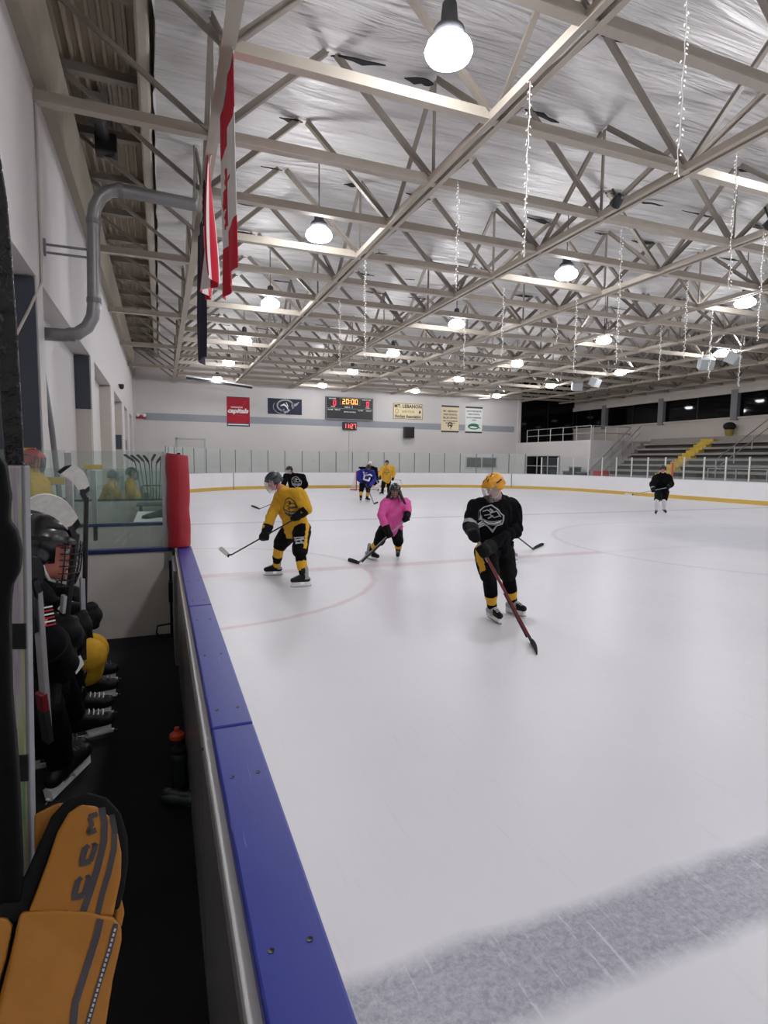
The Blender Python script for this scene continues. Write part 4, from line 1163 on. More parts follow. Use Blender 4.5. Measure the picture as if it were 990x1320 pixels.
# ------------------------------------------------------------------ hockey sticks
def make_stick(label, butt, heel, toe, up=None, shaft=M['cshaft'], tape=M['tapeblack'], group=None, name='hockey_stick', bh=.075, curve=.03, sw=.03, grip=M['tapeblack'], bands=(), toetape=None, rock=0.0):
    """shaft from butt to heel, blade from heel to toe; up = direction of the blade's height"""
    butt, heel, toe = V(butt), V(heel), V(toe)
    t = thing(name, label, 'hockey stick', heel, group)
    d = (heel - butt).normalized(); bd = (toe - heel); bl = bd.length; bdn = bd.normalized()
    u = V(up) if up is not None else V((0, 0, 1))
    u = (u - bdn * u.dot(bdn)).normalized(); nrm = bdn.cross(u)
    end = heel + u * bh * .45
    MB().bar(butt, end - d * .02, sw, .02, up=nrm.cross(d)).build('shaft', shaft, t, bevel=.004)
    # blade: tapered sole, curved face
    def blade(k0, k1, grow, n=12):
        m = MB(); vs = []
        for i in range(n + 1):
            k = k0 + (k1 - k0) * i / n
            h = bh * (.72 + .28 * math.sin(min(1, k * 1.4) * PI * .5)); 
            if k > .78: h *= math.sqrt(max(.0, 1 - ((k - .78) / .23) ** 2)) * .62 + .38
            c = heel + bdn * (bl * k) + nrm * (curve * k * k) + u * (rock * math.sin(PI * min(1, k))); th = (.006 - .002 * k) + grow
            lo = c + u * (.004 - grow) + u * (.018 * max(0, k - .8)); hi = c + u * (h + grow)
            vs += [lo - nrm * th, hi - nrm * th, hi + nrm * th, lo + nrm * th]
        fs = []
        for i in range(n):
            for j in range(4): a = 4 * i + j; b = 4 * i + (j + 1) % 4; fs.append((a, b, b + 4, a + 4))
        fs += [(3, 2, 1, 0), (4 * n, 4 * n + 1, 4 * n + 2, 4 * n + 3)]
        return m.add(vs, fs)
    b = blade(0, 1, 0); b.bar(end - d * .05, heel + u * bh * .4 + bdn * .03, .03, .02, up=nrm.cross(d)); b.build('blade', M['cshaft'], t)
    if tape is not None: blade(.12, .9 if toetape is not None else 1.0, .0015).build('blade_tape', tape, t)
    if toetape is not None: blade(.9, 1.0, .002, 4).build('toe_tape', toetape, t)
    MB().bar(butt, butt + d * .16, sw + .004, .024, up=nrm.cross(d)).build('grip_tape', grip, t, bevel=.004)
    for k0, k1, m in bands:
        L = (end - butt).length
        MB().bar(butt + d * L * k0, butt + d * L * k1, sw + .003, .023, up=nrm.cross(d)).build('shaft_band', m, t, bevel=.003)
    return t

for k in range(9):
    x = -.4 + .055 * k; y = 14.1 + .2 * rs2.random(); a = (k - 4) * .035
    q = V((x + a * 1.2, y, 1.75 + rs2.uniform(-.04, .08)))
    make_stick('dark hockey stick in the rack at the far bench, %s from the left' % ordn[k], (x * .6 - .06, y, BENCHZ), q, q + V((.09 * (1 if k > 3 else -1) + a, .02, .16)), (a * 1.5 + .6 * (1 if k < 4 else -1), 0, .5), group='sticks in the far rack', curve=.01, bh=.06)

# ------------------------------------------------------------------ people
def frame(f, up=(0, 0, 1)):
    f = V(f).normalized(); r = f.cross(V(up)).normalized(); u = r.cross(f)
    return r, f, u

def person(label, base, J, C, vox=.016, group=None, face=True):
    """J: joints in the hall, C: clothing. One continuous body; clothes, skates and helmet are its children."""
    J = {k: V(v) for k, v in J.items()}
    r, f, u = frame(J['face'], J.get('hup', (0, 0, 1))); H = J['head']; RH = Matrix((r, f, u)).transposed()
    hs = C.get('hs', 1.0)
    hp = lambda a, b, c: H + (r * a + f * b + u * c) * hs
    s = C.get('s', 1.0)
    neck = J['neck']; che, pel = J['chest'], J['pelvis']
    gs_ = C.get('gs', 1.18) * s
    def handframe(L):
        E_, W_, Pm = J['e' + L], J['w' + L], J['p' + L]; fo = (Pm - W_).normalized(); ax = J.get('x' + L)
        ax = ax.normalized() if ax is not None else fo.orthogonal().normalized()
        ax = (ax - fo * ax.dot(fo) * .6).normalized(); nb = fo.cross(ax).normalized()
        if nb.dot(J.get('b' + L, V((0, -1, .3)))) < 0: nb = -nb
        return W_, Pm, fo, ax, nb
    def chain(Pm, fo, ax, nb, i):
        ln = (.9, 1.0, .98, .85)[i] * gs_; p0 = Pm + nb * .036 + ax * (i - 1.5) * .029 * gs_ - fo * .01
        p1 = p0 + (fo * .036 - nb * .012) * ln; p2 = p1 + (fo * .004 - nb * .042) * ln
        return p0, p1, p2, p2 + (-fo * .036 - nb * .008) * ln
    side = (J['sl'] - J['sr']).normalized(); pside = (J['hl'] - J['hr']).normalized()
    tor = (che - pel).normalized()
    b = MB()
    b.cap(pel, che, .1 * s, .095 * s); b.cap(J['sl'], J['sr'], .055 * s, .055 * s); b.cap(che, neck, .07 * s, .054 * s); b.cap(neck, hp(0, -.015, -.04), .056 * s, .052 * s)
    for L in 'lr':
        b.cap(J['s' + L], J['e' + L], .05 * s, .042 * s); b.cap(J['e' + L], J['w' + L], .042 * s, .032 * s)
        w, p, fo, ax, nb = handframe(L)
        b.cap(w, p + nb * .02, .03 * s, .03 * s)
        for i in range(4):
            ch_ = chain(p, fo, ax, nb, i)
            for q0, q1 in zip(ch_, ch_[1:]): b.cap(q0, q1, .009, .009, 8)
        th_ = p - ax * .05 * s; b.cap(w - ax * .02, th_, .012, .011, 8); b.cap(th_, th_ + fo * .03 - nb * .025, .011, .009, 8)
        b.cap(J['h' + L], J['k' + L], .08 * s, .056 * s); b.cap(J['k' + L], J['a' + L], .052 * s, .036 * s); b.cap(J['a' + L], J['t' + L], .038 * s, .03 * s)
        b.cap(pel, J['h' + L], .1 * s, .09 * s)
    b.ell(hp(0, -.005, .03), (.078 * hs, .097 * hs, .1 * hs), RH, 20, 14)
    b.ell(hp(0, .03, -.045), (.058 * hs, .06 * hs, .065 * hs), RH, 16, 12)
    if face:
        b.cap(hp(0, .088, .02), hp(0, .105, -.018), .011 * hs, .017 * hs, 10)
        b.cap(hp(-.03, .086, .04), hp(.03, .086, .04), .011 * hs, .011 * hs, 8)
        b.cap(hp(-.022, .082, -.062), hp(.022, .082, -.062), .011 * hs, .011 * hs, 8)
        b.ell(hp(0, .072, -.092), (.028 * hs, .025 * hs, .022 * hs), RH)
        for q in (-1, 1): b.ell(hp(.08 * q, -.005, -.005), (.014 * hs, .024 * hs, .034 * hs), RH)
    root, bvh = blob_obj('person', b, C.get('skin', M['skin']), None, min(vox, .012) if face else vox, 3, base=base)
    tag(root, label, 'person', group)
    if face:
        for q in (-1, 1):
            e = MB(); e.ell(hp(.031 * q, .083, .012), (.0135 * hs,) * 3, RH, 12, 8); e.ell(hp(.031 * q, .0925, .012), (.0065 * hs,) * 3, RH, 8, 6, 1)
            e.build('eye', [M['eye'], M['iris']], root, smooth=True)
        MB().cap(hp(-.018, .092, -.064), hp(.018, .092, -.064), .006 * hs, .006 * hs, 8, (u, .7)).build('mouth', M['lip'], root, smooth=True)
    # jersey
    jr = C.get('bulk', 1.0) * s; b = MB()
    fwd_t = side.cross(tor); fwd_t = -fwd_t if fwd_t.dot(f) < 0 else fwd_t
    for q in (-1, 1):
        b.cap(pel + pside * .075 * q - tor * .16, che + side * .10 * q - tor * .04, .155 * jr, .15 * jr)
        b.cap(che - tor * .03, (J['sl'] if q > 0 else J['sr']), .13 * jr, .105 * jr); b.cap(neck - tor * .055, (J['sl'] if q > 0 else J['sr']).lerp(neck, .12), .09 * jr, .1 * jr)
    b.cap(pel - tor * .1 + fwd_t * .03, che - tor * .1 + fwd_t * .03, .15 * jr, .15 * jr)
    b.cap(che, neck, .11 * jr, .084 * jr); b.cap(pel, che, .14 * jr, .135 * jr)
    cuts = [(pel - tor * C.get('hem', .15), -tor)]
    for L in 'lr':
        S_, E_, W_ = J['s' + L], J['e' + L], J['w' + L]
        b.cap(S_, E_, .105 * jr, .09 * jr); b.cap(E_, W_.lerp(E_, .12), .09 * jr, .068 * jr)
        fo = (W_ - E_).normalized(); q = fo.orthogonal().normalized(); q2 = fo.cross(q); rr = random.Random(int(E_.x * 1000))
        for i in range(5):       # folds round the elbow and along the sleeve
            a = rr.uniform(0, 6.28); k = rr.uniform(.1, .8); o = (q * math.cos(a) + q2 * math.sin(a)) * .07 * jr
            b.cap(E_.lerp(W_, k) + o, E_.lerp(W_, k + .1) - o * .2 + q2 * .06 * jr, .026 * jr, .02 * jr, 8)
    rr = random.Random(int(pel.x * 777) + 3)
    for i in range(9):           # drapes over the waist
        a = rr.uniform(-1.4, 1.4); o = fwd_t * math.cos(a) * .165 * jr + side * math.sin(a) * .22 * jr
        z0 = rr.uniform(-.15, .12); b.cap(pel + o + tor * z0, pel + o * 1.02 + tor * (z0 + .16) + side * rr.uniform(-.09, .09), .024 * jr, .012 * jr, 8)
    jm = C['jersey'] if isinstance(C['jersey'], list) else [C['jersey']]
    jo, jb = blob_obj('jersey', b, jm, root, vox, 3, cuts, C.get('jfn'), wrinkle=.05, wscale=6.0)
    # pants
    b = MB()
    for L in 'lr':
        b.cap(J['h' + L], J['k' + L].lerp(J['h' + L], .1), .145 * s, .115 * s); b.cap(pel, J['h' + L], .15 * s, .14 * s)
        hk = (J['k' + L] - J['h' + L]).normalized(); o = hk.orthogonal().normalized() * .1
    cuts = [] if C.get('seated') else [(J['k' + L] .lerp(J['h' + L], -.02), (J['k' + L] - J['h' + L])) for L in 'lr' if False]
    po, pb = blob_obj('pants', b, C.get('pants', [M['pants']]), root, vox, 3, cuts, C.get('pfn'), wrinkle=.03, wscale=7.0)
    # socks, skates
    for L in 'lr':
        K, A, T = J['k' + L], J['a' + L], J['t' + L]
        b = MB(); sb = s * C.get('sb', 1.0); b.cap(K.lerp(A, .02), A, .082 * sb, .058 * s); b.cap(K.lerp(A, .18), K.lerp(A, .6), .084 * sb, .08 * sb)
        b.ell(K, (.09 * sb,) * 3)
        KA = A - K; kl = KA.length
        fn = None
        if C.get('sfn'): fn = lambda p, K=K, KA=KA, kl=kl, L=L: C['sfn']((p - K).dot(KA) / (kl * kl), L)
        blob_obj('sock', b, C['sock'], root, vox * .8, 2, [(A - KA * .02, KA)], fn)
        d = (T - A); n = J.get('n' + L, (K - A)).normalized(); d = (d - n * d.dot(n)).normalized(); rt = d.cross(n)
        R = Matrix((rt, d, n)).transposed(); sole = A - n * .085
        b = MB(); b.cap(A + n * .09, A - n * .02, .056, .054); b.cap(sole - d * .065 + n * .035, sole + d * .16 + n * .03, .043, .04, 14); b.cap(A - n * .01 + d * .02, sole + d * .11 + n * .045, .048, .04)
        b.cap(A + n * .1 + d * .03, A + n * .15 + d * .055, .036, .028, 10, (d, .5)); b.cap(A + n * .12 - d * .04, A + n * .02 - d * .05, .035, .03, 10)
        sk, _ = blob_obj('skate', b, C.get('boot', [M['boot']]), root, vox * .7, 2, [(sole, -n)], (lambda p, A=A, d=d, sole=sole, n=n: C['bfn']((p - A).dot(d), (p - sole).dot(n))) if C.get('bfn') else None)
        h = MB()
        for k0, k1, q0, q1 in ((-.1, -.03, -.105, -.02), (.06, .17, .04, .175)):
            h.prism([sole + d * q0 + n * .004 - rt * .022, sole + d * q1 + n * .004 - rt * .022, sole + d * k1 - n * .045 - rt * .022, sole + d * k0 - n * .045 - rt * .022], rt * .044)
        h.prism([sole - d * .115 - n * .04 - rt * .009, sole + d * .185 - n * .042 - rt * .009, sole + d * .18 - n * .058 - rt * .009, sole - d * .1 - n * .058 - rt * .009], rt * .018)
        h.build('blade_holder', M['holder'], sk)
        h = MB(); pts = [(-.125, -.058), (-.11, -.072), (-.06, -.079), (.13, -.079), (.18, -.072), (.205, -.055), (.19, -.05), (-.12, -.05)]
        h.prism([sole + d * a + n * c - rt * .003 for a, c in pts], rt * .006); h.build('runner', M['blade'], sk)
        if C.get('laces', True):
            h = MB()
            for i in range(5):
                q = A.lerp(sole + d * .12 + n * .06, i / 4.5) + (n * .5 + d).normalized() * (.054 - .004 * i); h.tube([q - rt * .026, q + d * .004 + n * .004, q + rt * .026 - n * .008], .0035, 5)
            h.build('laces', C.get('lace', M['logogrey']), sk)
    # gloves: cuff, padded back, four curled fingers and a thumb round the stick
    for L in 'lr':
        E_ = J['e' + L]; W_, Pm, fo, ax, nb = handframe(L)
        g = MB(); cu = W_ - fo * .1
        g.cap(cu, W_ - fo * .01, .072 * gs_, .064 * gs_); g.cap(W_, Pm + nb * .02, .056 * gs_, .05 * gs_)
        for i in range(4):
            p0, p1, p2, p3 = chain(Pm, fo, ax, nb, i)
            g.cap(W_ + (p0 - Pm).dot(ax) * ax * .6 + nb * .03, p0, .02 * gs_, .022 * gs_, 10)
            for q0, q1, ra, rb in ((p0, p1, .021, .019), (p1, p2, .019, .017), (p2, p3, .017, .014)): g.cap(q0, q1, ra * gs_, rb * gs_, 10)
        th = Pm - ax * .05 * s; g.cap(W_ - ax * .03, th, .025 * gs_, .024 * gs_, 10); g.cap(th, th + fo * .035 - nb * .03, .023 * gs_, .019 * gs_, 10)
        gm = C.get('glove', [M['gblack']])
        go, gb = blob_obj('glove', g, gm, root, min(vox, .010) if face else vox, 2, [(cu, -fo)], C.get('gfn') and (lambda p, cu=cu, fo=fo, E=E_: C['gfn']((p - cu).dot(fo), p)))
        J['_g' + L] = gb
    # helmet
    hm = C.get('helmet', M['hblack'])
    if C.get('cap_hat'):
        pass
    g = MB(); g.ell(hp(0, -.012, .045), (.108 * hs, .134 * hs, .112 * hs), RH, 28, 18)
    for q in (-1, 1):
        g.cap(hp(.04 * q, .065, .088), hp(.042 * q, -.07, .092), .036 * hs, .036 * hs, 12); g.ell(hp(.088 * q, -.02, -.005), (.024 * hs, .045 * hs, .05 * hs), RH)
    g.cap(hp(-.06, .088, .055), hp(.06, .088, .055), .032 * hs, .032 * hs, 10)
    g.cap(hp(-.045, -.09, .0), hp(.045, -.09, .0), .044 * hs, .044 * hs, 10)
    def hfn(p):
        q = (p - H) / hs; a, bb, c = q.dot(r), q.dot(f), q.dot(u)
        for (ax_, y0, y1) in ((.0, .03, .075), (.0, -.06, -.015), (.03, -.03, .03), (-.03, -.03, .03), (.03, .06, .09), (-.03, .06, .09)):
            if abs(a - ax_) < .0075 and y0 < bb < y1 and c > .08: return 1
        if abs(abs(a) - .1) < .02 and -.06 < bb < .03 and abs(c - .07) < .009: return 1
        return 0
    cutn = (u * -1 + f * .05).normalized()
    ho, hb = blob_obj('helmet', g, [hm, M['vent']], root, .007 if face else vox * .6, 4, [(hp(0, 0, -.035), -u)], hfn)
    # open the face side of the helmet
    me = ho.data; bm = bmesh.new(); bm.from_mesh(me); off = WLOC[root.name]
    for co_, no_ in ((hp(0, .045, 0), f), (hp(0, 0, .048), u)):
        bmesh.ops.bisect_plane(bm, geom=bm.verts[:] + bm.edges[:] + bm.faces[:], plane_co=co_ - off, plane_no=no_)
    dead = [fc for fc in bm.faces if (lambda q: q.dot(f) > .045 * hs and q.dot(u) < .048 * hs)(fc.calc_center_median() + off - H)]
    bmesh.ops.delete(bm, geom=dead, context='FACES'); bm.to_mesh(me); bm.free()
    st = MB(); st.tube([hp(.098 * q_, .0 + .05 * (1 - abs(q_)), -.02 - .1 * (1 - q_ * q_)) for q_ in (1, .8, .4, 0, -.4, -.8, -1)], .006 * hs, 6); st.build('chin_strap', C.get('strap', M['blackmetal']), ho)
    if C.get('cage'):
        cg = MB()
        for c in (.035, .01, -.015, -.04, -.07, -.1, -.125):
            k = 1 - max(0, -.07 - c) * 3.2; w = .1 * (1 if c > -.05 else k)
            cg.tube([hp(w * math.sin(a), .055 + .085 * k * math.cos(a), c) for a in [-1.5 + 3.0 * i / 10 for i in range(11)]], .0028 * hs, 5)
        for a in (-1.3, -.85, -.5, -.17, .17, .5, .85, 1.3):
            cg.tube([hp(.1 * k * math.sin(a), .055 + .087 * k * math.cos(a), c) for c, k in ((.05, 1), (.01, 1), (-.04, 1), (-.07, .98), (-.1, .9), (-.125, .82))], .0028 * hs, 5)
        cg.build('cage', C.get('cagemat', M['cage']), ho)
    if C.get('visor'):
        vz = MB(); n_ = 14; vs = []
        for c, k in ((.05, .128), (.0, .14), (-.06, .138), (-.085 if C['visor'] == 1 else -.125, .122)):
            for i in range(n_ + 1): a = -1.35 + 2.7 * i / n_; vs.append(hp(k * .88 * math.sin(a), .02 + k * math.cos(a), c))
        vz.add(vs, [(j * (n_ + 1) + i, j * (n_ + 1) + i + 1, (j + 1) * (n_ + 1) + i + 1, (j + 1) * (n_ + 1) + i) for j in range(3) for i in range(n_)])
        o = vz.build('visor', M['visor'], ho, smooth=True)
    if C.get('hair'):
        g = MB()
        for q in (-1, 1):
            for k in range(5):
                a = -.09 + .028 * k
                g.cap(hp(.085 * q, a, -.02), hp((.115 + .008 * k) * q, a + .03, -.12), .03 * hs, .032 * hs, 8); g.cap(hp((.115 + .008 * k) * q, a + .03, -.12), hp((.16 + .012 * k) * q, a + .07, -.2 - .012 * (k % 3)), .032 * hs, .016 * hs, 8)
        g.cap(hp(0, -.09, -.02), hp(0, -.1, -.2), .06 * hs, .05 * hs)
        blob_obj('hair', g, M['hair'], root, .012, 1)
    return root, jb, pb, J

def crest(root, bvh, o, x, y, sc, mat_a, mat_b=None, full=True):
    """team crest: shield with a bird-like head, ribbon and point"""
    S = lambda P: [(a * sc * .84, b * sc) for a, b in P]; w = .028 * sc
    out = [(-.5, .35), (-.36, .48), (-.05, .56), (.18, .42), (.38, .22), (.52, .1), (.5, -.12), (.44, -.28), (.2, -.34), (.02, -.62), (-.2, -.36), (-.44, -.24), (-.5, 0), (-.5, .35)]
    st = [(S(out), w * 1.6, 0), (S([(-.4, .3), (-.2, .36), (0, .24), (.2, .3), (.4, .06)]), w * 1.5, 0), (S([(-.36, .12), (-.1, .16), (.1, .02), (.36, .1)]), w * 1.4, 0), (S([(-.1, .4), (.04, .32), (-.08, .2)]), w * 2.2, 0),
          (S([(.05, .1), (-.2, -.02)]), w * 2, 0), (S([(-.46, -.04), (-.2, -.14), (.1, -.16), (.46, -.1)]), w * 1.3, 0), (S([(-.44, -.2), (-.2, -.28), (.1, -.3), (.42, -.22)]), w * 1.3, 0),
          (S([(-.4, -.12), (-.2, -.21), (.1, -.23), (.4, -.16)]), w * 1.6, 1), (S([(-.16, -.38), (.02, -.54), (.16, -.38)]), w, 0)]
    ribbons(st, o, x, y, bvh, .004, .01).build('crest', [mat_a, mat_b or mat_a], root)

def gpt(u, v, z=0.0):
    return atz(u, v, z)
def foot(J, L, g, d, lean=.35):
    """stand a skate on the ice: g = middle of the runner, d = heading"""
    g = V(g); d = V((d[0], d[1], d[2] if len(d) > 2 else 0)).normalized(); K = V(J['k' + L])
    n = ((K - g).normalized() * lean + V((0, 0, 1)) * (1 - lean)).normalized(); d = (d - n * d.dot(n)).normalized()
    A = g + n * .164 - d * .04
    J['a' + L] = A; J['t' + L] = A + d * .14 - n * .05; J['n' + L] = n

def hand(J, L, p, ax, back):
    p = V(p); E_ = V(J['e' + L]); J['p' + L] = p; J['w' + L] = p - (p - E_).normalized() * .085; J['x' + L] = V(ax); J['b' + L] = V(back)

def to_cam(p): q = V((0, 0, CAMZ)) - V(p); q.z = 0; return q.normalized()
def imleft(p): c = to_cam(p); return V((c.y, -c.x, 0)) if V((c.y, -c.x, 0)).dot(right) < 0 else V((-c.y, c.x, 0))
def facing(p, toward, left, down): return to_cam(p) * toward + imleft(p) * left + V((0, 0, -down))

def side_stripe(J, L, half=.028, outer=True):
    h, k = V(J['h' + L]), V(J['k' + L]); other = V(J['h' + ('r' if L == 'l' else 'l')])
    d = (k - h); n = d.length; d.normalize(); o = (h - other); o = (o - d * o.dot(d)).normalized(); c = d.cross(o)
    def fn(p):
        q = p - h; return 1 if -.12 < q.dot(d) < n * .9 and q.dot(o) > .05 and abs(q.dot(c)) < half else 0
    return fn

# --- front player, black jersey and gold helmet
B = atz(650, 797)
J = dict(pelvis=at(637, 706, 5.8), chest=at(637, 652, 5.72), neck=at(641, 641, 5.68), head=at(637, 627.5, 5.54), face=facing(B, .62, .62, .5),
         sr=at(613, 653, 5.66), sl=at(661, 653, 5.8), er=at(605, 677, 5.55), el=at(665, 683, 5.68), hr=at(626, 712, 5.72), hl=at(649, 712, 5.86), kr=at(631, 744, 5.5), kl=at(655, 742, 5.72))
butt, heel = at(608, 682, 5.3), atz(684, 829) + V((0, 0, .0))
sd = (heel - butt).normalized()
hand(J, 'r', butt.lerp(heel, .055), sd, imleft(B) + to_cam(B) * .4); hand(J, 'l', butt.lerp(heel, .2), sd, to_cam(B) + V((0, 0, .3)))
foot(J, 'r', atz(637, 801), to_cam(B) * .75 - imleft(B) * .5); foot(J, 'l', atz(665, 793), to_cam(B) * .6 - imleft(B) * .75)
def jf(p, er=J['er'], sr=J['sr']):
    d = (V(er) - V(sr)).normalized(); q = p - V(er); return 1 if abs(q.dot(d) + .015) < .024 and q.length < .15 else 0
C = dict(jersey=[M['jblack'], M['logogrey']], jfn=jf, pants=[M['pants'], M['gold']], pfn=side_stripe(J, 'r', .045), sock=[M['jblack'], M['gold']], sfn=lambda t, L: 1 if .56 < t < .84 else 0,
         boot=[M['bootgrey'], M['boot']], bfn=lambda a, c: 1 if a > .075 and c < .09 else 0, helmet=M['hgold'], visor=2, strap=M['white'], lace=M['white'], bulk=.94, hem=.1)
r, jb, pb, J = person('skater in black jersey and gold helmet gliding towards the bench with a stick', B, J, C, .014, 'skaters on the ice')
n = (to_cam(B) * 1 + imleft(B) * .15).normalized(); x = V((-n.y, n.x, 0)); x = x if x.dot(right) > 0 else -x
crest(r, jb, at(632, 669, 5.5), x, (0, 0, 1), .27, M['logogrey'], M['logowhite'])
g = MB(); text_on(g, 'CCM', .04, J['pl'] + n * .09, x, V((0, 0, 1)), 0, .003); 
make_stick('stick of the gold helmeted skater, dark red shaft and black blade on the ice', butt, heel, atz(696, 845), (0, 0, 1), M['cshaftred'], M['tapeblack'], bands=((.0, .3, M['cshaftgrey']), (.58, .97, M['cshaft'])))

# --- gold jersey player on the left
B = atz(371, 749)
J = dict(pelvis=at(382, 681, 8.6), chest=at(374, 645, 8.58), neck=at(363, 631, 8.55), head=at(353.5, 621, 8.5), face=facing(B, .35, .9, .5),
         sl=at(386, 637, 8.35), sr=at(361, 640, 8.78), el=at(394, 657, 8.2), er=at(350, 665, 8.6), hl=at(389, 684, 8.45), hr=at(374, 684, 8.75), kl=at(387, 713, 8.25), kr=at(360, 704, 8.85))
butt, heel = at(397, 659.5, 8.15), at(294.5, 719, 8.75)
sd = (heel - butt).normalized()
hand(J, 'l', butt.lerp(heel, .14) + V((0, 0, .01)), sd, to_cam(B)); hand(J, 'r', butt.lerp(heel, .54), sd, to_cam(B) + imleft(B) * .3)
foot(J, 'l', atz(388, 757), imleft(B) * 1 + to_cam(B) * .25); foot(J, 'r', atz(352, 742), imleft(B) * 1 + to_cam(B) * .2)
C = dict(jersey=M['jgold'], pants=[M['pants'], M['gold']], pfn=side_stripe(J, 'l'), sock=[M['jblack'], M['gold']], sfn=lambda t, L: 1 if (.36 < t < .76 if L == 'l' else (t < .46 or t > .78)) else 0,
         boot=[M['boot'], M['bootgrey']], bfn=lambda a, c: 1 if a < -.01 and c > .04 else 0, helmet=M['hgrey'], visor=2, skin=M['skinred'], hem=.12, bulk=.95)
r, jb, pb, J = person('skater in gold jersey and black pants leaning over a white-taped stick', B, J, C, .016, 'skaters on the ice')
n = (to_cam(B) * .8 + imleft(B) * .75).normalized(); x = V((-n.y, n.x, 0)); x = x if x.dot(right) > 0 else -x
crest(r, jb, at(365, 657, 8.3), x, (.0, 0, 1), .30, M['logoblack'], M['logogrey'])
ribbons([([(-.05, 0), (0, .05), (.05, .0), (0, -.06), (-.05, 0)], .018, 0), ([(-.03, 0), (.03, .01)], .02, 0)], at(379.5, 697, 8.1), x, (0, 0, 1), pb).build('pants_logo', M['logogrey'], r)
make_stick('black stick with white-taped blade held off the ice by the gold jersey skater', butt, heel, at(280.5, 709, 8.85), (0, 0, 1), M['cshaft'], M['tapewhite'], bands=((.0, .1, M['cshaftgrey']),))

# --- pink jersey player
B = atz(496, 722)
J = dict(pelvis=at(503, 681, 9.95), chest=at(509, 652, 9.85), neck=at(509.5, 643, 9.82), head=at(509, 633.5, 9.75), face=facing(B, .95, .15, .2),
         sr=at(497, 648, 9.8), sl=at(523, 648, 9.95), er=at(491, 664, 9.7), el=at(526, 658, 9.75), hr=at(496, 683, 9.9), hl=at(511, 683, 10.0), kr=at(487.5, 699, 9.8), kl=at(513.5, 699, 9.8))
butt, heel = at(528, 665, 9.5), atz(463, 727.5)
sd = (heel - butt).normalized()
hand(J, 'l', butt.lerp(heel, .07), sd, to_cam(B)); hand(J, 'r', butt.lerp(heel, .40), sd, to_cam(B))
foot(J, 'r', atz(478.5, 722), to_cam(B) * .45 - imleft(B) * .9); foot(J, 'l', atz(513, 719.5), to_cam(B) * 1 + imleft(B) * .05)
C = dict(jersey=M['jpink'], sock=[M['jblack'], M['gold']], sfn=lambda t, L: 1 if .2 < t < .56 or t > .9 else 0, boot=[M['bootgrey'], M['boot']], bfn=lambda a, c: 1 if a > .05 and c < .1 else 0,
         helmet=M['hblack'], cage=True, hair=True, s=.9, hs=1.0, bulk=1.0, hem=.1)
r, jb, pb, J = person('skater in pink jersey and black cage helmet reaching with a stick', B, J, C, .016, 'skaters on the ice')
make_stick('stick of the pink jersey skater, grey shaft and black blade', butt, heel, atz(447, 724), (0, 0, 1), M['cshaftgrey'], M['tapeblack'], bands=((.45, .97, M['cshaft']),))

# --- skater hidden behind the front one: only a cuff, a skate and the stick show
B = V((6.55, 9.7, 0))
J = dict(pelvis=at(644, 684, 9.75), chest=at(642, 648, 9.6), neck=at(640, 637, 9.55), head=at(638, 626, 9.45), face=facing(B, .8, -.5, .4),
         sr=at(628, 645, 9.6), sl=at(655, 646, 9.6), er=at(628, 666, 9.4), el=at(668, 668, 9.6), hr=at(636, 688, 9.7), hl=at(650, 688, 9.75), kr=at(634, 704, 9.5), kl=at(656, 704, 9.6))
butt, heel = at(636, 668, 9.2), atz(686.5, 709.5)
sd = (heel - butt).normalized()
hand(J, 'r', butt.lerp(heel, .06), sd, to_cam(B)); hand(J, 'l', butt.lerp(heel, .5), sd, to_cam(B) - imleft(B))
foot(J, 'r', atz(636, 724), to_cam(B) - imleft(B) * .3); foot(J, 'l', atz(657, 723), to_cam(B) * .4 - imleft(B))
def jf2(p, e=J['el'], w=J['wl']):
    q = p - V(e); d = (V(w) - V(e)); t = q.dot(d) / d.length_squared; return 1 if -.15 < t < .5 and (q - d * t).length < .16 and q.dot(right) > .0 else 0
C = dict(jersey=[M['jblack'], M['gold']], jfn=jf2, sock=[M['jblack']], boot=[M['bootgrey']], helmet=M['hblack'], s=.92, cage=True)
person('skater in black with gold cuffs mostly hidden behind the gold helmeted skater', B, J, C, .022, 'skaters on the ice', face=False)
make_stick('black stick whose blade shows right of the gold helmeted skater', butt, heel, atz(699, 703), (0, 0, 1))

# --- black jersey player behind the gold one
B = V((4.3, 20, 0)); yy = 20.0
J = dict(pelvis=at(384, 636, yy), chest=at(380, 618, yy - .1), neck=at(375, 611, yy - .15), head=at(373, 606.3, yy - .3), face=facing(B, .7, .6, .25),
         sr=at(369, 614, yy - .1), sl=at(390, 614.5, yy), er=at(365, 625, yy - .3), el=at(394, 626, yy - .2), hr=at(379, 638, yy), hl=at(389, 638, yy), kr=at(376, 648, yy - .2), kl=at(393, 648, yy - .1))
heel = atz(335, 657); butt = at(392, 632, 19.6); sd = (heel - butt).normalized()
butt = heel - sd * 1.55
hand(J, 'r', butt.lerp(heel, .42), sd, to_cam(B)); hand(J, 'l', butt.lerp(heel, .04), sd, to_cam(B))
foot(J, 'r', (4.05, 19.7, 0), to_cam(B) + imleft(B)); foot(J, 'l', (4.7, 20.0, 0), to_cam(B) + imleft(B))
C = dict(jersey=M['jblack'], sock=[M['jblack'], M['gold']], sfn=lambda t, L: 1 if .4 < t < .7 else 0, helmet=M['hblack'], visor=1, bulk=1.1)
r, jb, pb, J = person('skater in black jersey leaning forward behind the gold jersey skater', B, J, C, .024, 'skaters on the ice', face=False)
n = (to_cam(B) + imleft(B) * .2).normalized(); x = V((-n.y, n.x, 0)); x = x if x.dot(right) > 0 else -x
crest(r, jb, at(381, 622, yy - .4), x, (0, 0, 1), .36, M['logogrey'])
make_stick('black stick of the black jersey skater behind, blade on the ice at left', butt, heel, atz(323, 653), (0, 0, 1))

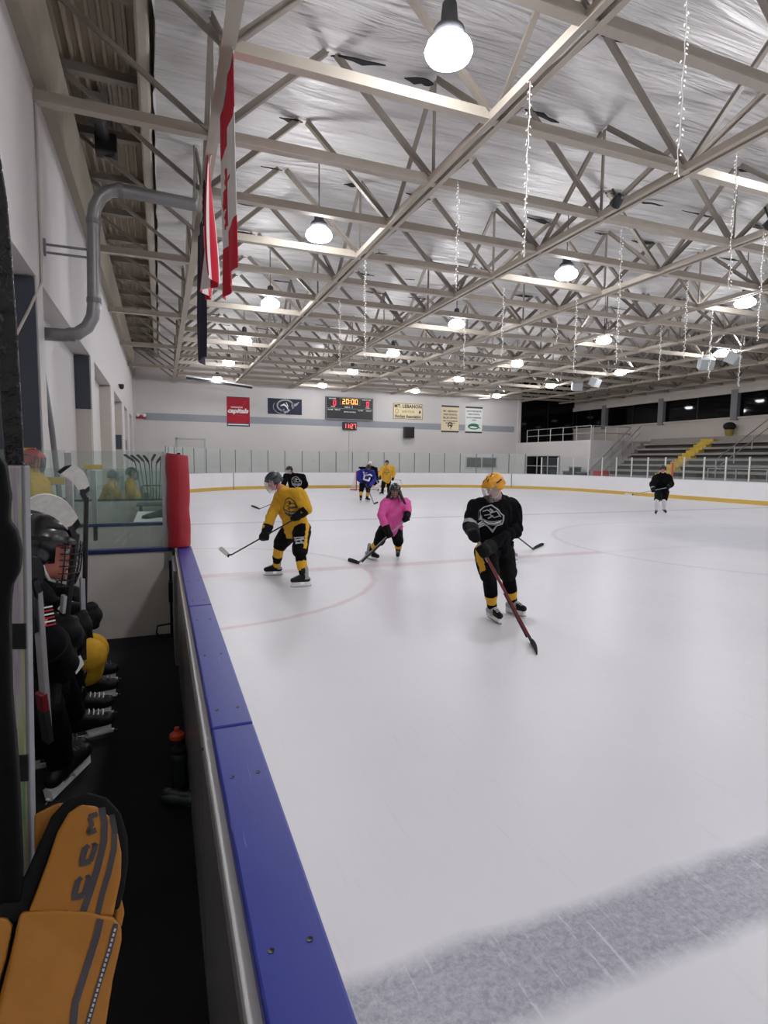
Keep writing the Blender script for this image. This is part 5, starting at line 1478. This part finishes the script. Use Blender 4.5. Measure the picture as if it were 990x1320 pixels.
# --- far right black jersey, white socks
B = atz(851, 663.5); yy = B.y
J = dict(pelvis=at(853, 633, yy), chest=at(853.5, 617.5, yy - .1), neck=at(854, 610.5, yy - .15), head=at(854.6, 605.3, yy - .25), face=facing(B, 1, .2, .2),
         sr=at(845.5, 616, yy - .1), sl=at(862, 615.5, yy - .1), er=at(841, 625, yy - .25), el=at(865.5, 624, yy - .25), hr=at(849.5, 634, yy), hl=at(856.5, 634, yy), kr=at(847, 645, yy - .2), kl=at(856, 645, yy - .2))
heel = atz(816, 639.5, .12); heel = at(816, 638.6, yy - .5); butt = at(863, 628, yy - .5); sd = (heel - butt).normalized()
hand(J, 'l', butt.lerp(heel, .05), sd, to_cam(B)); hand(J, 'r', butt.lerp(heel, .46), sd, to_cam(B))
foot(J, 'r', atz(845.5, 663.5), to_cam(B) + imleft(B) * .1); foot(J, 'l', atz(856.5, 661.5), to_cam(B) - imleft(B) * .4)
C = dict(jersey=M['jblack'], sock=[M['sockwhite']], helmet=M['hblack'], bulk=1.15, glove=[M['gblack'], M['logogrey']], gfn=lambda t, p: 1 if t < .06 else 0, strap=M['white'], skin=M['skinred'])
person('skater in black jersey and white socks near the far right boards', B, J, C, .024, 'skaters on the ice', face=False)
make_stick('stick held level by the white socked skater at far right', butt, heel, heel + (heel - butt).normalized() * .1 + imleft(B) * .2 + V((0, 0, .02)), (0, 0, 1), M['cshaftgrey'], M['tapewhite'])

# --- blue jersey in front of the net
B = atz(469, 646.5); yy = B.y
J = dict(pelvis=at(470, 623, yy + .1), chest=at(471, 610, yy - .1), neck=at(473, 605.5, yy - .25), head=at(475, 603, yy - .4), face=facing(B, .9, -.2, .6),
         sr=at(463.5, 609, yy - .1), sl=at(480, 609, yy - .05), er=at(462, 618, yy - .2), el=at(483, 618, yy - .2), hr=at(467, 625, yy), hl=at(474.5, 625, yy + .05), kr=at(465.5, 634, yy - .2), kl=at(474.5, 634, yy - .1))
heel = atz(482, 650.5); butt = at(471, 622, yy - .5); sd = (heel - butt).normalized()
hand(J, 'r', butt.lerp(heel, .03), sd, to_cam(B)); hand(J, 'l', butt.lerp(heel, .3), sd, to_cam(B))
foot(J, 'r', atz(464.8, 647.5), to_cam(B) + imleft(B) * .1); foot(J, 'l', atz(474, 646.3), to_cam(B) * .7 - imleft(B) * .8)
C = dict(jersey=M['jblue'], sock=[M['gold'], M['jblack']], sfn=lambda t, L: 1 if t > .62 else 0, helmet=M['hblack'], bulk=1.15, s=.95, skin=M['skinred'], cage=True)
r, jb, pb, J = person('skater in royal blue jersey and gold socks in front of the net', B, J, C, .026, 'skaters on the ice', face=False)
n = to_cam(B); x = V((-n.y, n.x, 0)); x = x if x.dot(right) > 0 else -x
ribbons([([(-.2, .24), (-.14, .05), (.1, .12), (.2, .05)], .06, 0), ([(-.14, .05), (-.18, -.1), (.05, -.16), (.1, -.02)], .07, 0), ([(-.1, .16), (.0, .2)], .04, 0)], at(474, 615, yy - .8), x, (0, 0, 1), jb).build('crest', M['logowhite'], r)
make_stick('stick of the blue jersey skater in front of the net', butt, heel, atz(486.5, 648.5), (0, 0, 1), M['cshaft'], M['tapeblack'])

# --- gold jersey far, by the net
B = atz(496, 636); yy = 29.5
B = V((at(496, 636, yy).x, yy, 0))
J = dict(pelvis=at(498, 619, yy), chest=at(499.5, 604.5, yy - .05), neck=at(499, 600, yy - .1), head=at(498.8, 596.6, yy - .2), face=facing(B, .9, .35, .1),
         sr=at(493, 603.5, yy), sl=at(506, 603.5, yy), er=at(490.5, 610, yy - .1), el=at(508, 610, yy - .1), hr=at(495, 621, yy), hl=at(501, 621, yy), kr=at(493.5, 628, yy - .2), kl=at(501, 628, yy - .1))
a = at(487.5, 617, yy - .4); b_ = at(507, 618.5, yy - .4); sd = (b_ - a).normalized()
hand(J, 'r', a.lerp(b_, .12), sd, to_cam(B)); hand(J, 'l', a.lerp(b_, .95), sd, to_cam(B))
foot(J, 'r', V((at(491, 637, yy).x, yy - .1, 0)), to_cam(B) * .5 + imleft(B)); foot(J, 'l', V((at(500.5, 637, yy).x, yy, 0)), to_cam(B) * .8 - imleft(B) * .3)
C = dict(jersey=M['jgold'], sock=[M['jblack']], helmet=M['hblack'], bulk=1.12, skin=M['skinred'])
r, jb, pb, J = person('skater in gold jersey resting beside the net', B, J, C, .026, 'skaters on the ice', face=False)
n = to_cam(B); x = V((-n.y, n.x, 0)); x = x if x.dot(right) > 0 else -x
crest(r, jb, at(498.3, 607.5, yy - .8), x, (0, 0, 1), .34, M['logoblue'])
make_stick('pale stick held across the waist by the gold jersey skater at the net', a - sd * .05, b_ + sd * .4, b_ + sd * .45 + V((.05, 0, -.28)), sd, M['cshaftgrey'], M['tapewhite'])

# --- net and goalie
gx, gy = 12.4, 34.1
t = thing('hockey_goal', 'red framed hockey goal with white netting at the far end', 'goal', (gx, gy, 0))
o = MB()
for s in (-.915, .915): o.tube([(gx + s, gy, 0), (gx + s, gy, 1.22)], .03, 10)
o.tube([(gx - .915, gy, 1.22), (gx + .915, gy, 1.22)], .03, 10); o.build('goal_frame', M['red'], t)
o = MB(); bpts = [(gx - .915, gy, .03), (gx - 1.1, gy + .7, .03), (gx - .6, gy + 1.1, .03), (gx + .6, gy + 1.1, .03), (gx + 1.1, gy + .7, .03), (gx + .915, gy, .03)]; o.tube(bpts, .025, 8)
tp = [(gx - .915, gy, 1.2), (gx - .8, gy + .45, 1.15), (gx - .4, gy + .56, 1.15), (gx + .4, gy + .56, 1.15), (gx + .8, gy + .45, 1.15), (gx + .915, gy, 1.2)]; o.tube(tp, .02, 8); o.build('base_frame', M['red'], t)
o = MB(); B_, T_ = [V(q) for q in bpts], [V(q) for q in tp]
def sample(P, k):
    L = [0]
    for a, b_ in zip(P, P[1:]): L.append(L[-1] + (b_ - a).length)
    s = k * L[-1]
    for i in range(len(P) - 1):
        if s <= L[i + 1] + 1e-9: return P[i].lerp(P[i + 1], (s - L[i]) / (L[i + 1] - L[i]))
    return P[-1]
for k in range(37): o.tube([sample(B_, k / 36), sample(T_, k / 36)], .005, 4, caps=False)
for j in range(1, 12): o.tube([sample(B_, k / 24).lerp(sample(T_, k / 24), j / 12) for k in range(25)], .005, 4, caps=False)
for k in range(1, 18): q = k / 18; a = V((gx - .915 + 1.83 * q, gy, 1.22)); o.tube([a, sample(T_, .15 + .7 * q)], .005, 4, caps=False)
o.build('netting', M['netwhite'], t)
yy = 33.2; B = V((at(479, 634, yy).x, yy, 0))
J = dict(pelvis=at(480, 620, yy), chest=at(478, 606, yy), neck=at(477.5, 601, yy), head=at(477, 597.5, yy - .1), face=facing(B, 1, .1, .2),
         sr=at(471, 604.5, yy), sl=at(484, 604.5, yy), er=at(466.5, 603.5, yy + .15), el=at(485.5, 612, yy - .1), hr=at(476.5, 622, yy), hl=at(483, 622, yy), kr=at(475.5, 628, yy - .25), kl=at(486, 628, yy - .25))
gs = at(486, 616, yy - .4); gh = V((at(491, 634, yy - .6).x, yy - .6, 0)); sd = (gh - gs).normalized()
hand(J, 'r', at(463.5, 603, yy + .3), (1, 0, 0), to_cam(B)); hand(J, 'l', gs.lerp(gh, .3), sd, to_cam(B))
foot(J, 'r', (at(475, 634, yy).x, yy - .1, 0), to_cam(B)); foot(J, 'l', (at(487, 634, yy).x, yy - .1, 0), to_cam(B))
C = dict(jersey=M['jblack'], sock=[M['jblack']], helmet=M['white'], cage=True, cagemat=M['alum'], bulk=1.2)
r, jb, pb, J = person('goalie in black jersey and white mask leaning against the net', B, J, C, .028, 'skaters on the ice', face=False)
for L in 'lr':
    k, a = J['k' + L], J['a' + L]; d = (k - a).normalized(); f = to_cam(B); s = f.cross(d).normalized(); R = Matrix((s, f, d)).transposed()
    o = MB(); o.box(k.lerp(a, .35) + f * .11, (.28, .1, .82), R); blob_obj('leg_pad', o, M['white'], r, .025, 3)
make_stick('white goalie stick with broad paddle at the far net', gs, gh, gh + V((.3, -.1, 0)), (0, 0, 1), M['white'], M['tapewhite'], sw=.07, bh=.1)

# --- players seated on the bench, facing the ice
def seated(label, y, lean, J, C, fx, base, vox=.013, face=True, group='players on the bench'):
    J.setdefault('pelvis', V((-.98, y, .82)))
    J.setdefault('hl', V((-.95, y + .1, .80))); J.setdefault('hr', V((-.95, y - .1, .80)))
    C['seated'] = True
    return person(label, base, J, C, vox, group, face)

# nearest: black helmet with cage
J = dict(chest=V((-.66, 2.78, 1.17)), neck=V((-.60, 2.74, 1.30)), head=at(56, 712, 2.66), face=V((1, .12, -.12)), sr=V((-.68, 2.57, 1.19)), sl=V((-.66, 2.98, 1.19)),
         er=at(58, 828, 2.5), el=at(84, 826, 2.98), kr=V((-.52, 2.85, .75)), kl=V((-.53, 3.08, .75)), pelvis=V((-1.0, 2.8, .82)), hr=V((-.97, 2.7, .80)), hl=V((-.97, 2.92, .80)))
butt, heel = at(72, 905, 2.65), at(91, 690, 2.62)
sd = (heel - butt).normalized(); 
foot(J, 'r', V((-.455, 3.06, BENCHZ)), (.5, .87)); foot(J, 'l', V((-.55, 3.26, BENCHZ)), (1, .1))
hand(J, 'r', butt.lerp(heel, .24), sd, (0, -1, .2)); hand(J, 'l', butt.lerp(heel, .42), sd, (.3, .8, .3))
C = dict(jersey=M['jblack'], sock=[M['jblack']], cage=True, helmet=M['hblack'], bulk=.95, lace=M['darkgrey'], skin=M['skinred'], strap=M['logowhite'])
r, jb, pb, J = seated('player in black jersey and caged black helmet seated on the bench', 2.8, .3, J, C, 0, (-.7, 2.8, BENCHZ))
# striped flag patch on the sleeve, white letters on glove and thigh
n = V((.15, -1, .1)); x = V((1, .15, 0))
o = at(54, 797, 2.3); 
ribbons([([(-.035, -.032 + .013 * k), (.04, -.026 + .013 * k)], .0055, k % 2) for k in range(6)], o, V((1, .1, .05)), V((-.15, .1, 1)), jb, .004, .008, .5).build('flag_patch', [M['logored'], M['logowhite']], r)
gb = J['_gr']
make_stick('black stick with worn white blade held upright by the caged bench player', butt, heel, at(22, 652, 2.5), (.5, 0, .6), M['cshaft'], M['tapewhite'], sw=.034, bh=.08, curve=-.03, rock=.03, bands=((.52, .62, M['logogrey']), (.3, .36, M['logogrey'])))

# second: white laced skates, black gloves
J = dict(chest=V((-.75, 3.45, 1.14)), neck=V((-.70, 3.43, 1.27)), head=V((-.655, 3.40, 1.39)), face=V((1, .05, -.2)), sr=V((-.76, 3.25, 1.16)), sl=V((-.75, 3.66, 1.16)),
         er=V((-.62, 3.18, .95)), el=V((-.60, 3.62, .98)), kr=V((-.57, 3.38, .76)), kl=V((-.58, 3.66, .76)), pelvis=V((-1.05, 3.48, .82)), hr=V((-.97, 3.36, .80)), hl=V((-.97, 3.6, .80)))
butt, heel = at(108, 850, 3.3), at(104, 641, 3.25); sd = (heel - butt).normalized()
foot(J, 'r', V((-.43, 3.52, BENCHZ)), (1, .08)); foot(J, 'l', V((-.45, 3.78, BENCHZ)), (1, .05))
hand(J, 'r', at(103, 806, 3.22), sd, (.1, -1, .2)); hand(J, 'l', at(113, 795, 3.36), sd, (.8, .3, .3))
C = dict(jersey=M['jblack'], sock=[M['jblack']], cage=True, helmet=M['hblack'], glove=[M['gblack'], M['logowhite']], gfn=lambda t, p: 1 if .025 < t < .05 and int((p.z * 90)) % 3 else 0, lace=M['lace'], bulk=.95)
r, jb, pb, J = seated('player in black with white skate laces seated second on the bench', 3.45, .3, J, C, 0, (-.7, 3.45, BENCHZ))
n = V((.2, -1, .15)); x = V((1, .2, 0)); o = at(76, 852, 3.0)
ribbons([([(-.07, -.1), (-.01, -.04), (.03, .0), (.04, .05), (.1, .1)], .016, 0), ([(-.05, -.12), (.05, -.07), (.09, -.03), (.085, .01)], .018, 0)], o, x, (-.2, .1, 1), pb, .005).build('pants_print', M['logowhite'], r)
make_stick('upright black stick with clean white-taped blade on the bench', butt, heel, at(71, 608, 3.2), (.35, 0, .75), M['cshaft'], M['tapewhite'], toetape=M['tapeblack'], sw=.03, bh=.075, curve=-.03, rock=.02, bands=((.28, .5, M['logogrey']),))

# third: gold socks
J = dict(chest=V((-.86, 4.15, 1.16)), neck=V((-.83, 4.13, 1.30)), head=V((-.80, 4.10, 1.42)), face=V((1, .05, -.1)), sr=V((-.87, 3.95, 1.18)), sl=V((-.86, 4.35, 1.18)),
         er=V((-.78, 3.92, .95)), el=V((-.75, 4.4, .95)), kr=at(113, 846, 4.0), kl=at(117, 838, 4.3), pelvis=V((-1.0, 4.15, .82)), hr=V((-.97, 4.03, .80)), hl=V((-.97, 4.27, .80)))
foot(J, 'r', V((-.45, 4.08, BENCHZ)), (1, .12)); foot(J, 'l', V((-.47, 4.4, BENCHZ)), (1, .05))
hand(J, 'r', V((-.6, 4.0, .92)), (0, 1, .2), (0, -.4, 1)); hand(J, 'l', V((-.58, 4.32, .92)), (0, 1, .2), (0, .2, 1))
C = dict(jersey=M['jblack'], sock=[M['gold'], M['jblack']], sfn=lambda t, L: 1 if t > .86 else 0, cage=True, helmet=M['hblack'], bulk=.95, s=1.0, sb=1.3, lace=M['darkgrey'], pfn=lambda p: 0)
seated('player with gold socks seated third on the bench', 4.15, .3, J, C, 0, (-.7, 4.15, BENCHZ), .016, False)
make_stick('dark red and silver stick leaning in front of the seated black jerseys', at(62, 955, 2.3), at(34, 762, 2.05), at(24, 735, 2.0), (.3, 0, .6), M['cshaftgrey'], M['tapeblack'], sw=.032, bands=((.0, .35, M['cshaftred']), (.75, 1.0, M['cshaft'])))

# players on the far bench seen through three panes
for k, (u, v, y, lab, hm) in enumerate(((145.5, 612, 14.6, 'player in gold jersey seated on the far bench, back turned', M['hgrey']), (170, 609, 14.0, 'player in gold jersey seated on the far bench beside the stick rack', M['hblack']))):
    h = at(u, v + 2, y); B = V((h.x, y, BENCHZ)); d = V((1, -.1 - .3 * k, -.1)) if k else V((.6, .8, 0))
    J = dict(head=h, neck=h + V((-.02, 0, -.13)), chest=h + V((-.06, .02, -.27)), pelvis=h + V((-.2, .05, -.68)), face=d, sr=h + V((-.06, -.19, -.25)), sl=h + V((-.06, .21, -.25)), er=h + V((.06, -.24, -.5)), el=h + V((.06, .26, -.5)),
             hr=h + V((-.16, -.08, -.7)), hl=h + V((-.16, .14, -.7)), kr=h + V((.26, -.1, -.72)), kl=h + V((.26, .16, -.72)))
    foot(J, 'r', (h.x + .3, y - .1, BENCHZ), (1, 0)); foot(J, 'l', (h.x + .3, y + .16, BENCHZ), (1, 0))
    hand(J, 'r', h + V((.3, -.1, -.5)), (0, 0, 1), (0, -1, 0)); hand(J, 'l', h + V((.3, .1, -.5)), (0, 0, 1), (0, 1, 0))
    person(lab, B, J, dict(jersey=M['jgold'], sock=[M['gold']], helmet=hm, bulk=1.0, seated=True, cage=True), .022, 'players on the far bench', False)
t = thing('bench', 'pale bench under the gold jerseys of the far bench', 'bench', (-1.1, 14.4, BENCHZ))
MB().span((-1.5, 13.2, .62), (-.95, 18, .68)).build('seat', M['seat'], t)
for y in (13.5, 15.5, 17.5): MB().span((-1.4, y - .04, BENCHZ), (-1.0, y + .04, .62)).build('leg', M['grey'], t)
# player behind the end glass at the left edge
h = at(43, 594, 8.3); y = 8.3
B = V((h.x, y, BENCHZ)); gz = BENCHZ - h.z
J = dict(head=h, neck=h + V((0, 0, -.14)), chest=h + V((-.02, .02, -.28)), pelvis=h + V((-.04, .05, -.75)), face=V((.9, -.4, -.1)), sr=h + V((-.06, -.19, -.26)), sl=h + V((.02, .21, -.26)), er=h + V((.06, -.26, -.5)), el=h + V((.1, .26, -.5)),
         hr=h + V((-.06, -.08, -.8)), hl=h + V((-.0, .12, -.8)), kr=h + V((.06, -.1, -1.15)), kl=h + V((.06, .14, -1.15)))
foot(J, 'r', (h.x, y - .1, BENCHZ), (1, -.2)); foot(J, 'l', (h.x, y + .14, BENCHZ), (1, 0))
hand(J, 'r', h + V((.26, -.14, -.55)), (0, 0, 1), (0, -1, 0)); hand(J, 'l', h + V((.28, .12, -.55)), (0, 0, 1), (0, 1, 0))
person('player in gold jersey and red helmet standing behind the end glass at left', B, J, dict(jersey=M['jgold'], sock=[M['jgold']], helmet=M['redpad'], cage=True, s=.95), .02, None, False)

# ------------------------------------------------------------------ the gold glove and sticks at the camera's left
def gy_(v): return .86 - (v - 1020) / 300.0 * .15
def gl(u, v, dy=0.0): return at(u, v, gy_(v) + dy)
gbase = gl(90, 1180)
GL = thing('hockey_glove', 'gold hockey glove with black piping standing cuff up in the near corner', 'glove', gbase)
gn = -(gl(150, 1100) - gl(50, 1100)).cross(gl(90, 1050) - gl(90, 1150)).normalized()     # away from camera
if gn.y < 0: gn = -gn
ygold = mat('gold_glove_leather', '#8f5c17', .6, var=.06, scale=30, spec=.3, bump=.05)
def pillow(name, px, depth, m, dy=0.0, vox=.0022, sm=6):
    b = MB(); b.prism([gl(u, v, dy) for u, v in px], gn * depth)
    return blob_obj(name, b, m, GL, vox, sm)
pillow('cuff_piping', [(-20, 1178), (8, 1160), (32, 1128), (48, 1092), (66, 1052), (86, 1030), (112, 1021), (138, 1028), (156, 1048), (165, 1078), (166, 1110), (160, 1150), (154, 1172), (120, 1176), (40, 1190), (-20, 1192)], .022, M['gblack'], .012, .0025, 5)
_, bv1 = pillow('cuff', [(36, 1176), (48, 1146), (62, 1108), (74, 1072), (88, 1048), (104, 1037), (124, 1039), (141, 1052), (152, 1074), (157, 1100), (156, 1132), (149, 1166), (146, 1182), (100, 1180)], .03, ygold, 0.0)
_, bv2 = pillow('hand_roll', [(28, 1176), (70, 1173), (118, 1176), (128, 1180), (146, 1182), (157, 1196), (157, 1214), (146, 1262), (137, 1320), (130, 1380), (-18, 1380), (-2, 1290), (14, 1228), (24, 1182)], .034, ygold, -.006)
pillow('hand_roll', [(-60, 1180), (8, 1184), (16, 1194), (8, 1236), (-8, 1290), (-24, 1380), (-90, 1380)], .03, ygold, -.002)
pillow('cuff_back', [(44, 1050), (72, 1036), (84, 1034), (60, 1090), (44, 1100)], .02, ygold, .05)
pillow('cuff_back', [(-30, 1182), (10, 1172), (34, 1156), (38, 1178), (20, 1190)], .02, ygold, .014)
pillow('thumb', [(150, 1152), (157, 1158), (161, 1176), (157, 1196), (147, 1196)], .02, ygold, .02)
for k, (u0, u1) in enumerate(((-20, 12), (16, 50), (54, 88), (92, 126))):
    b = MB(); p0, p1, p2 = gl((u0 + u1) / 2, 1390, .012), gl((u0 + u1) / 2 - 4, 1480, .0), gl((u0 + u1) / 2 - 4, 1540, .04)
    b.cap(p0, p1, .016, .016); b.cap(p1, p2, .016, .013); blob_obj('finger', b, ygold, GL, .004, 3)
def on_glove(strokes, bvh, name, m, lift=.0015):
    mb = MB()
    for pts, w in strokes:
        P = []
        for (a, b_), (c, d) in zip(pts, pts[1:]):
            k = max(2, int(math.hypot(c - a, d - b_) / 5)); P += [(a + (c - a) * i / k, b_ + (d - b_) * i / k) for i in range(k)]
        P.append(pts[-1]); vs = []
        for i, (u, v) in enumerate(P):
            (a, b_), (c, d) = P[max(0, i - 1)], P[min(len(P) - 1, i + 1)]; L = math.hypot(c - a, d - b_) or 1; nx_, ny_ = -(d - b_) / L, (c - a) / L
            for s in (-.5, .5):
                q = gl(u + nx_ * w * s, v + ny_ * w * s, 0); h = bvh.ray_cast(q - gn * .12, gn, .3); vs.append((h[0] if h[0] is not None else q) - gn * lift)
        mb.add(vs, [(2 * i, 2 * i + 1, 2 * i + 3, 2 * i + 2) for i in range(len(P) - 1)])
    return mb.build(name, m, GL)
strip_m = mat('black_glove_stripe', '#28232a', .6, var=.08, scale=30)
on_glove([([(131, 1041), (135, 1060), (134, 1085), (126, 1118), (116, 1150), (107, 1176)], 8.5), ([(144, 1050), (148, 1070), (147, 1095), (140, 1125), (132, 1152), (126, 1178)], 7)], bv1, 'cuff_stripe', strip_m)
# blocky slanted letters climbing the cuff: C C M
def letter(strokes, o, sx, sy):      # local x along the reading direction (up the cuff), y across
    return [([(o[0] + a * sx[0] + b_ * sy[0], o[1] + a * sx[1] + b_ * sy[1]) for a, b_ in pts], w) for pts, w in strokes]
Cst = [([(0.05, .1), (0, .95), (0.75, 1.0)], 7.5), ([(0.05, .1), (.2, .02), (.85, 0.0)], 6.5), ([(.68, .0), (.9, .25)], 6), ([(.7, 1.0), (.85, .75)], 6)]
Mst = [([(0, 0), (0, 1)], 6.5), ([(0, 1), (.45, .55), (.9, 1)], 5.5), ([(.95, 0), (.95, 1)], 6.5)]
sx, sy = (7, -25), (-15, 2)
let = []
let += letter(Cst, (108, 1155), (9, -31), (-14, 3)) + letter(Cst, (117, 1111), (8, -28), (-13, 3)) + letter(Mst, (124, 1070), (2, -22), (-11, 4))
on_glove(let, bv1, 'lettering', strip_m, .0018)
on_glove([([(129, 1184), (124, 1206), (110, 1250), (97, 1290), (92, 1340)], 9)], bv2, 'roll_stripe', strip_m)
on_glove([([(149, 1190), (140, 1226), (126, 1270), (112, 1320), (108, 1345)], 6.5)], bv2, 'roll_stripe', strip_m)
on_glove([([(149 - 41 * k / 22 - 1, 1196 + 140 * k / 22), (149 - 41 * k / 22 - 2.2, 1196 + 140 * k / 22 + 4)], 2.6) for k in range(22)], bv2, 'roll_lettering', M['logogrey'], .002)

# iridescent stick standing beside the glove
irid = D.materials.new('iridescent_stick_finish'); irid.use_nodes = True
nt = irid.node_tree; bs = nt.nodes['Principled BSDF']; tc = nt.nodes.new('ShaderNodeTexCoord'); mp = nt.nodes.new('ShaderNodeMapping'); mp.inputs['Scale'].default_value = (60, 60, 2.2)
nz = nt.nodes.new('ShaderNodeTexNoise'); nz.inputs['Scale'].default_value = 1.5; nz.inputs['Detail'].default_value = 3; cr = nt.nodes.new('ShaderNodeValToRGB')
nt.links.new(tc.outputs['Object'], mp.inputs['Vector']); nt.links.new(mp.outputs['Vector'], nz.inputs['Vector']); nt.links.new(nz.outputs['Fac'], cr.inputs['Fac']); nt.links.new(cr.outputs['Color'], bs.inputs['Base Color'])
e = cr.color_ramp.elements; e[0].position = .25; e[0].color = lin('#5a8f70'); e[1].position = .8; e[1].color = lin('#a86058')
for p_, c_ in ((.38, '#a3a574'), (.48, '#a8a4a2'), (.58, '#948a99'), (.68, '#b2ae9f')): q = e.new(p_); q.color = lin(c_)
bs.inputs['Roughness'].default_value = .28; bs.inputs['Metallic'].default_value = .25; bs.inputs['Coat Weight'].default_value = .5
p_top, p_bot = at(22, 600, .92), at(32, 1125, .93)
d = (p_bot - p_top).normalized(); foot_p = p_top + d * ((BENCHZ - p_top.z) / d.z)
ST = thing('hockey_stick', 'iridescent pale stick with black tape bands at the left edge', 'hockey stick', foot_p)
xr = V((.97, -.22, 0)); un = d.cross(xr).normalized()
MB().bar(p_top, foot_p, .019, .019, up=un).build('shaft', irid, ST, bevel=.003)
MB().bar(p_top + xr * .0105, foot_p + xr * .0105, .006, .017, up=un).build('shaft_edge', M['grey'], ST, bevel=.002)
L = (foot_p - p_top).length
for v0, v1 in ((802, 833), (972, 1003)):
    a, b_ = at(27, v0, .92), at(30, v1, .925); MB().bar(p_top + d * (a - p_top).dot(d), p_top + d * (b_ - p_top).dot(d), .0235, .023, up=un).build('tape_band', M['tapeblack'], ST)
bl = MB(); pts = [(22, 640), (20, 590), (16, 520), (10, 430), (2, 340), (-6, 260), (-16, 190)]
wd = [26, 27, 28, 30, 34, 38, 36]; vs = []
for (u, v), w in zip(pts, wd):
    for q in (at(u - w * .55, v, .925), at(u + w * .42, v, .925), at(u + w * .42, v, .94), at(u - w * .55, v, .94)): vs.append(q)
fs = []
for i in range(len(pts) - 1):
    for j in range(4): a, b_ = 4 * i + j, 4 * i + (j + 1) % 4; fs.append((a, b_, b_ + 4, a + 4))
fs += [(3, 2, 1, 0), tuple(4 * (len(pts) - 1) + j for j in range(4))]
bl.add(vs, fs); bl.build('blade', mat('glossy_black_tape', '#121214', .25, var=.3, scale=40, bump=.4), ST, bevel=.002)
# black goalie stick paddle right at the edge
GS = thing('goalie_stick', 'wide black goalie stick paddle at the very left edge', 'goalie stick', at(-20, 1300, .8))
q_ = [(-70, 560), (-20, 560), (6, 600), (12, 640), (10, 672), (20, 684), (26, 710), (24, 738), (14, 756), (11, 800), (14, 900), (22, 1000), (26, 1100), (28, 1180), (20, 1320), (14, 1420), (-70, 1420)]
b = MB(); b.prism([at(u, v, .80) for u, v in q_], (0, .02, 0)); blob_obj('paddle', b, M['gblack'], GS, .0035, 3)
a = at(-25, 1410, .81); MB().bar(a, (a.x, a.y, BENCHZ), .035, .02, up=(0, 1, 0)).build('shaft', M['gblack'], GS)

# ------------------------------------------------------------------ world and view
w = D.worlds.new('hall_air'); scene.world = w; w.use_nodes = True
w.node_tree.nodes['Background'].inputs['Color'].default_value = (.02, .022, .03, 1); w.node_tree.nodes['Background'].inputs['Strength'].default_value = .3
scene.view_settings.view_transform = 'Standard'
try: scene.view_settings.look = 'None'
except Exception: pass
scene.view_settings.gamma = 1.0; scene.view_settings.use_curve_mapping = False
scene.view_settings.exposure = 0.0
scene.cycles.use_denoising = True
scene.cycles.max_bounces = 8; scene.cycles.diffuse_bounces = 4; scene.cycles.transparent_max_bounces = 16; scene.cycles.glossy_bounces = 3
scene.cycles.sample_clamp_indirect = 6.0
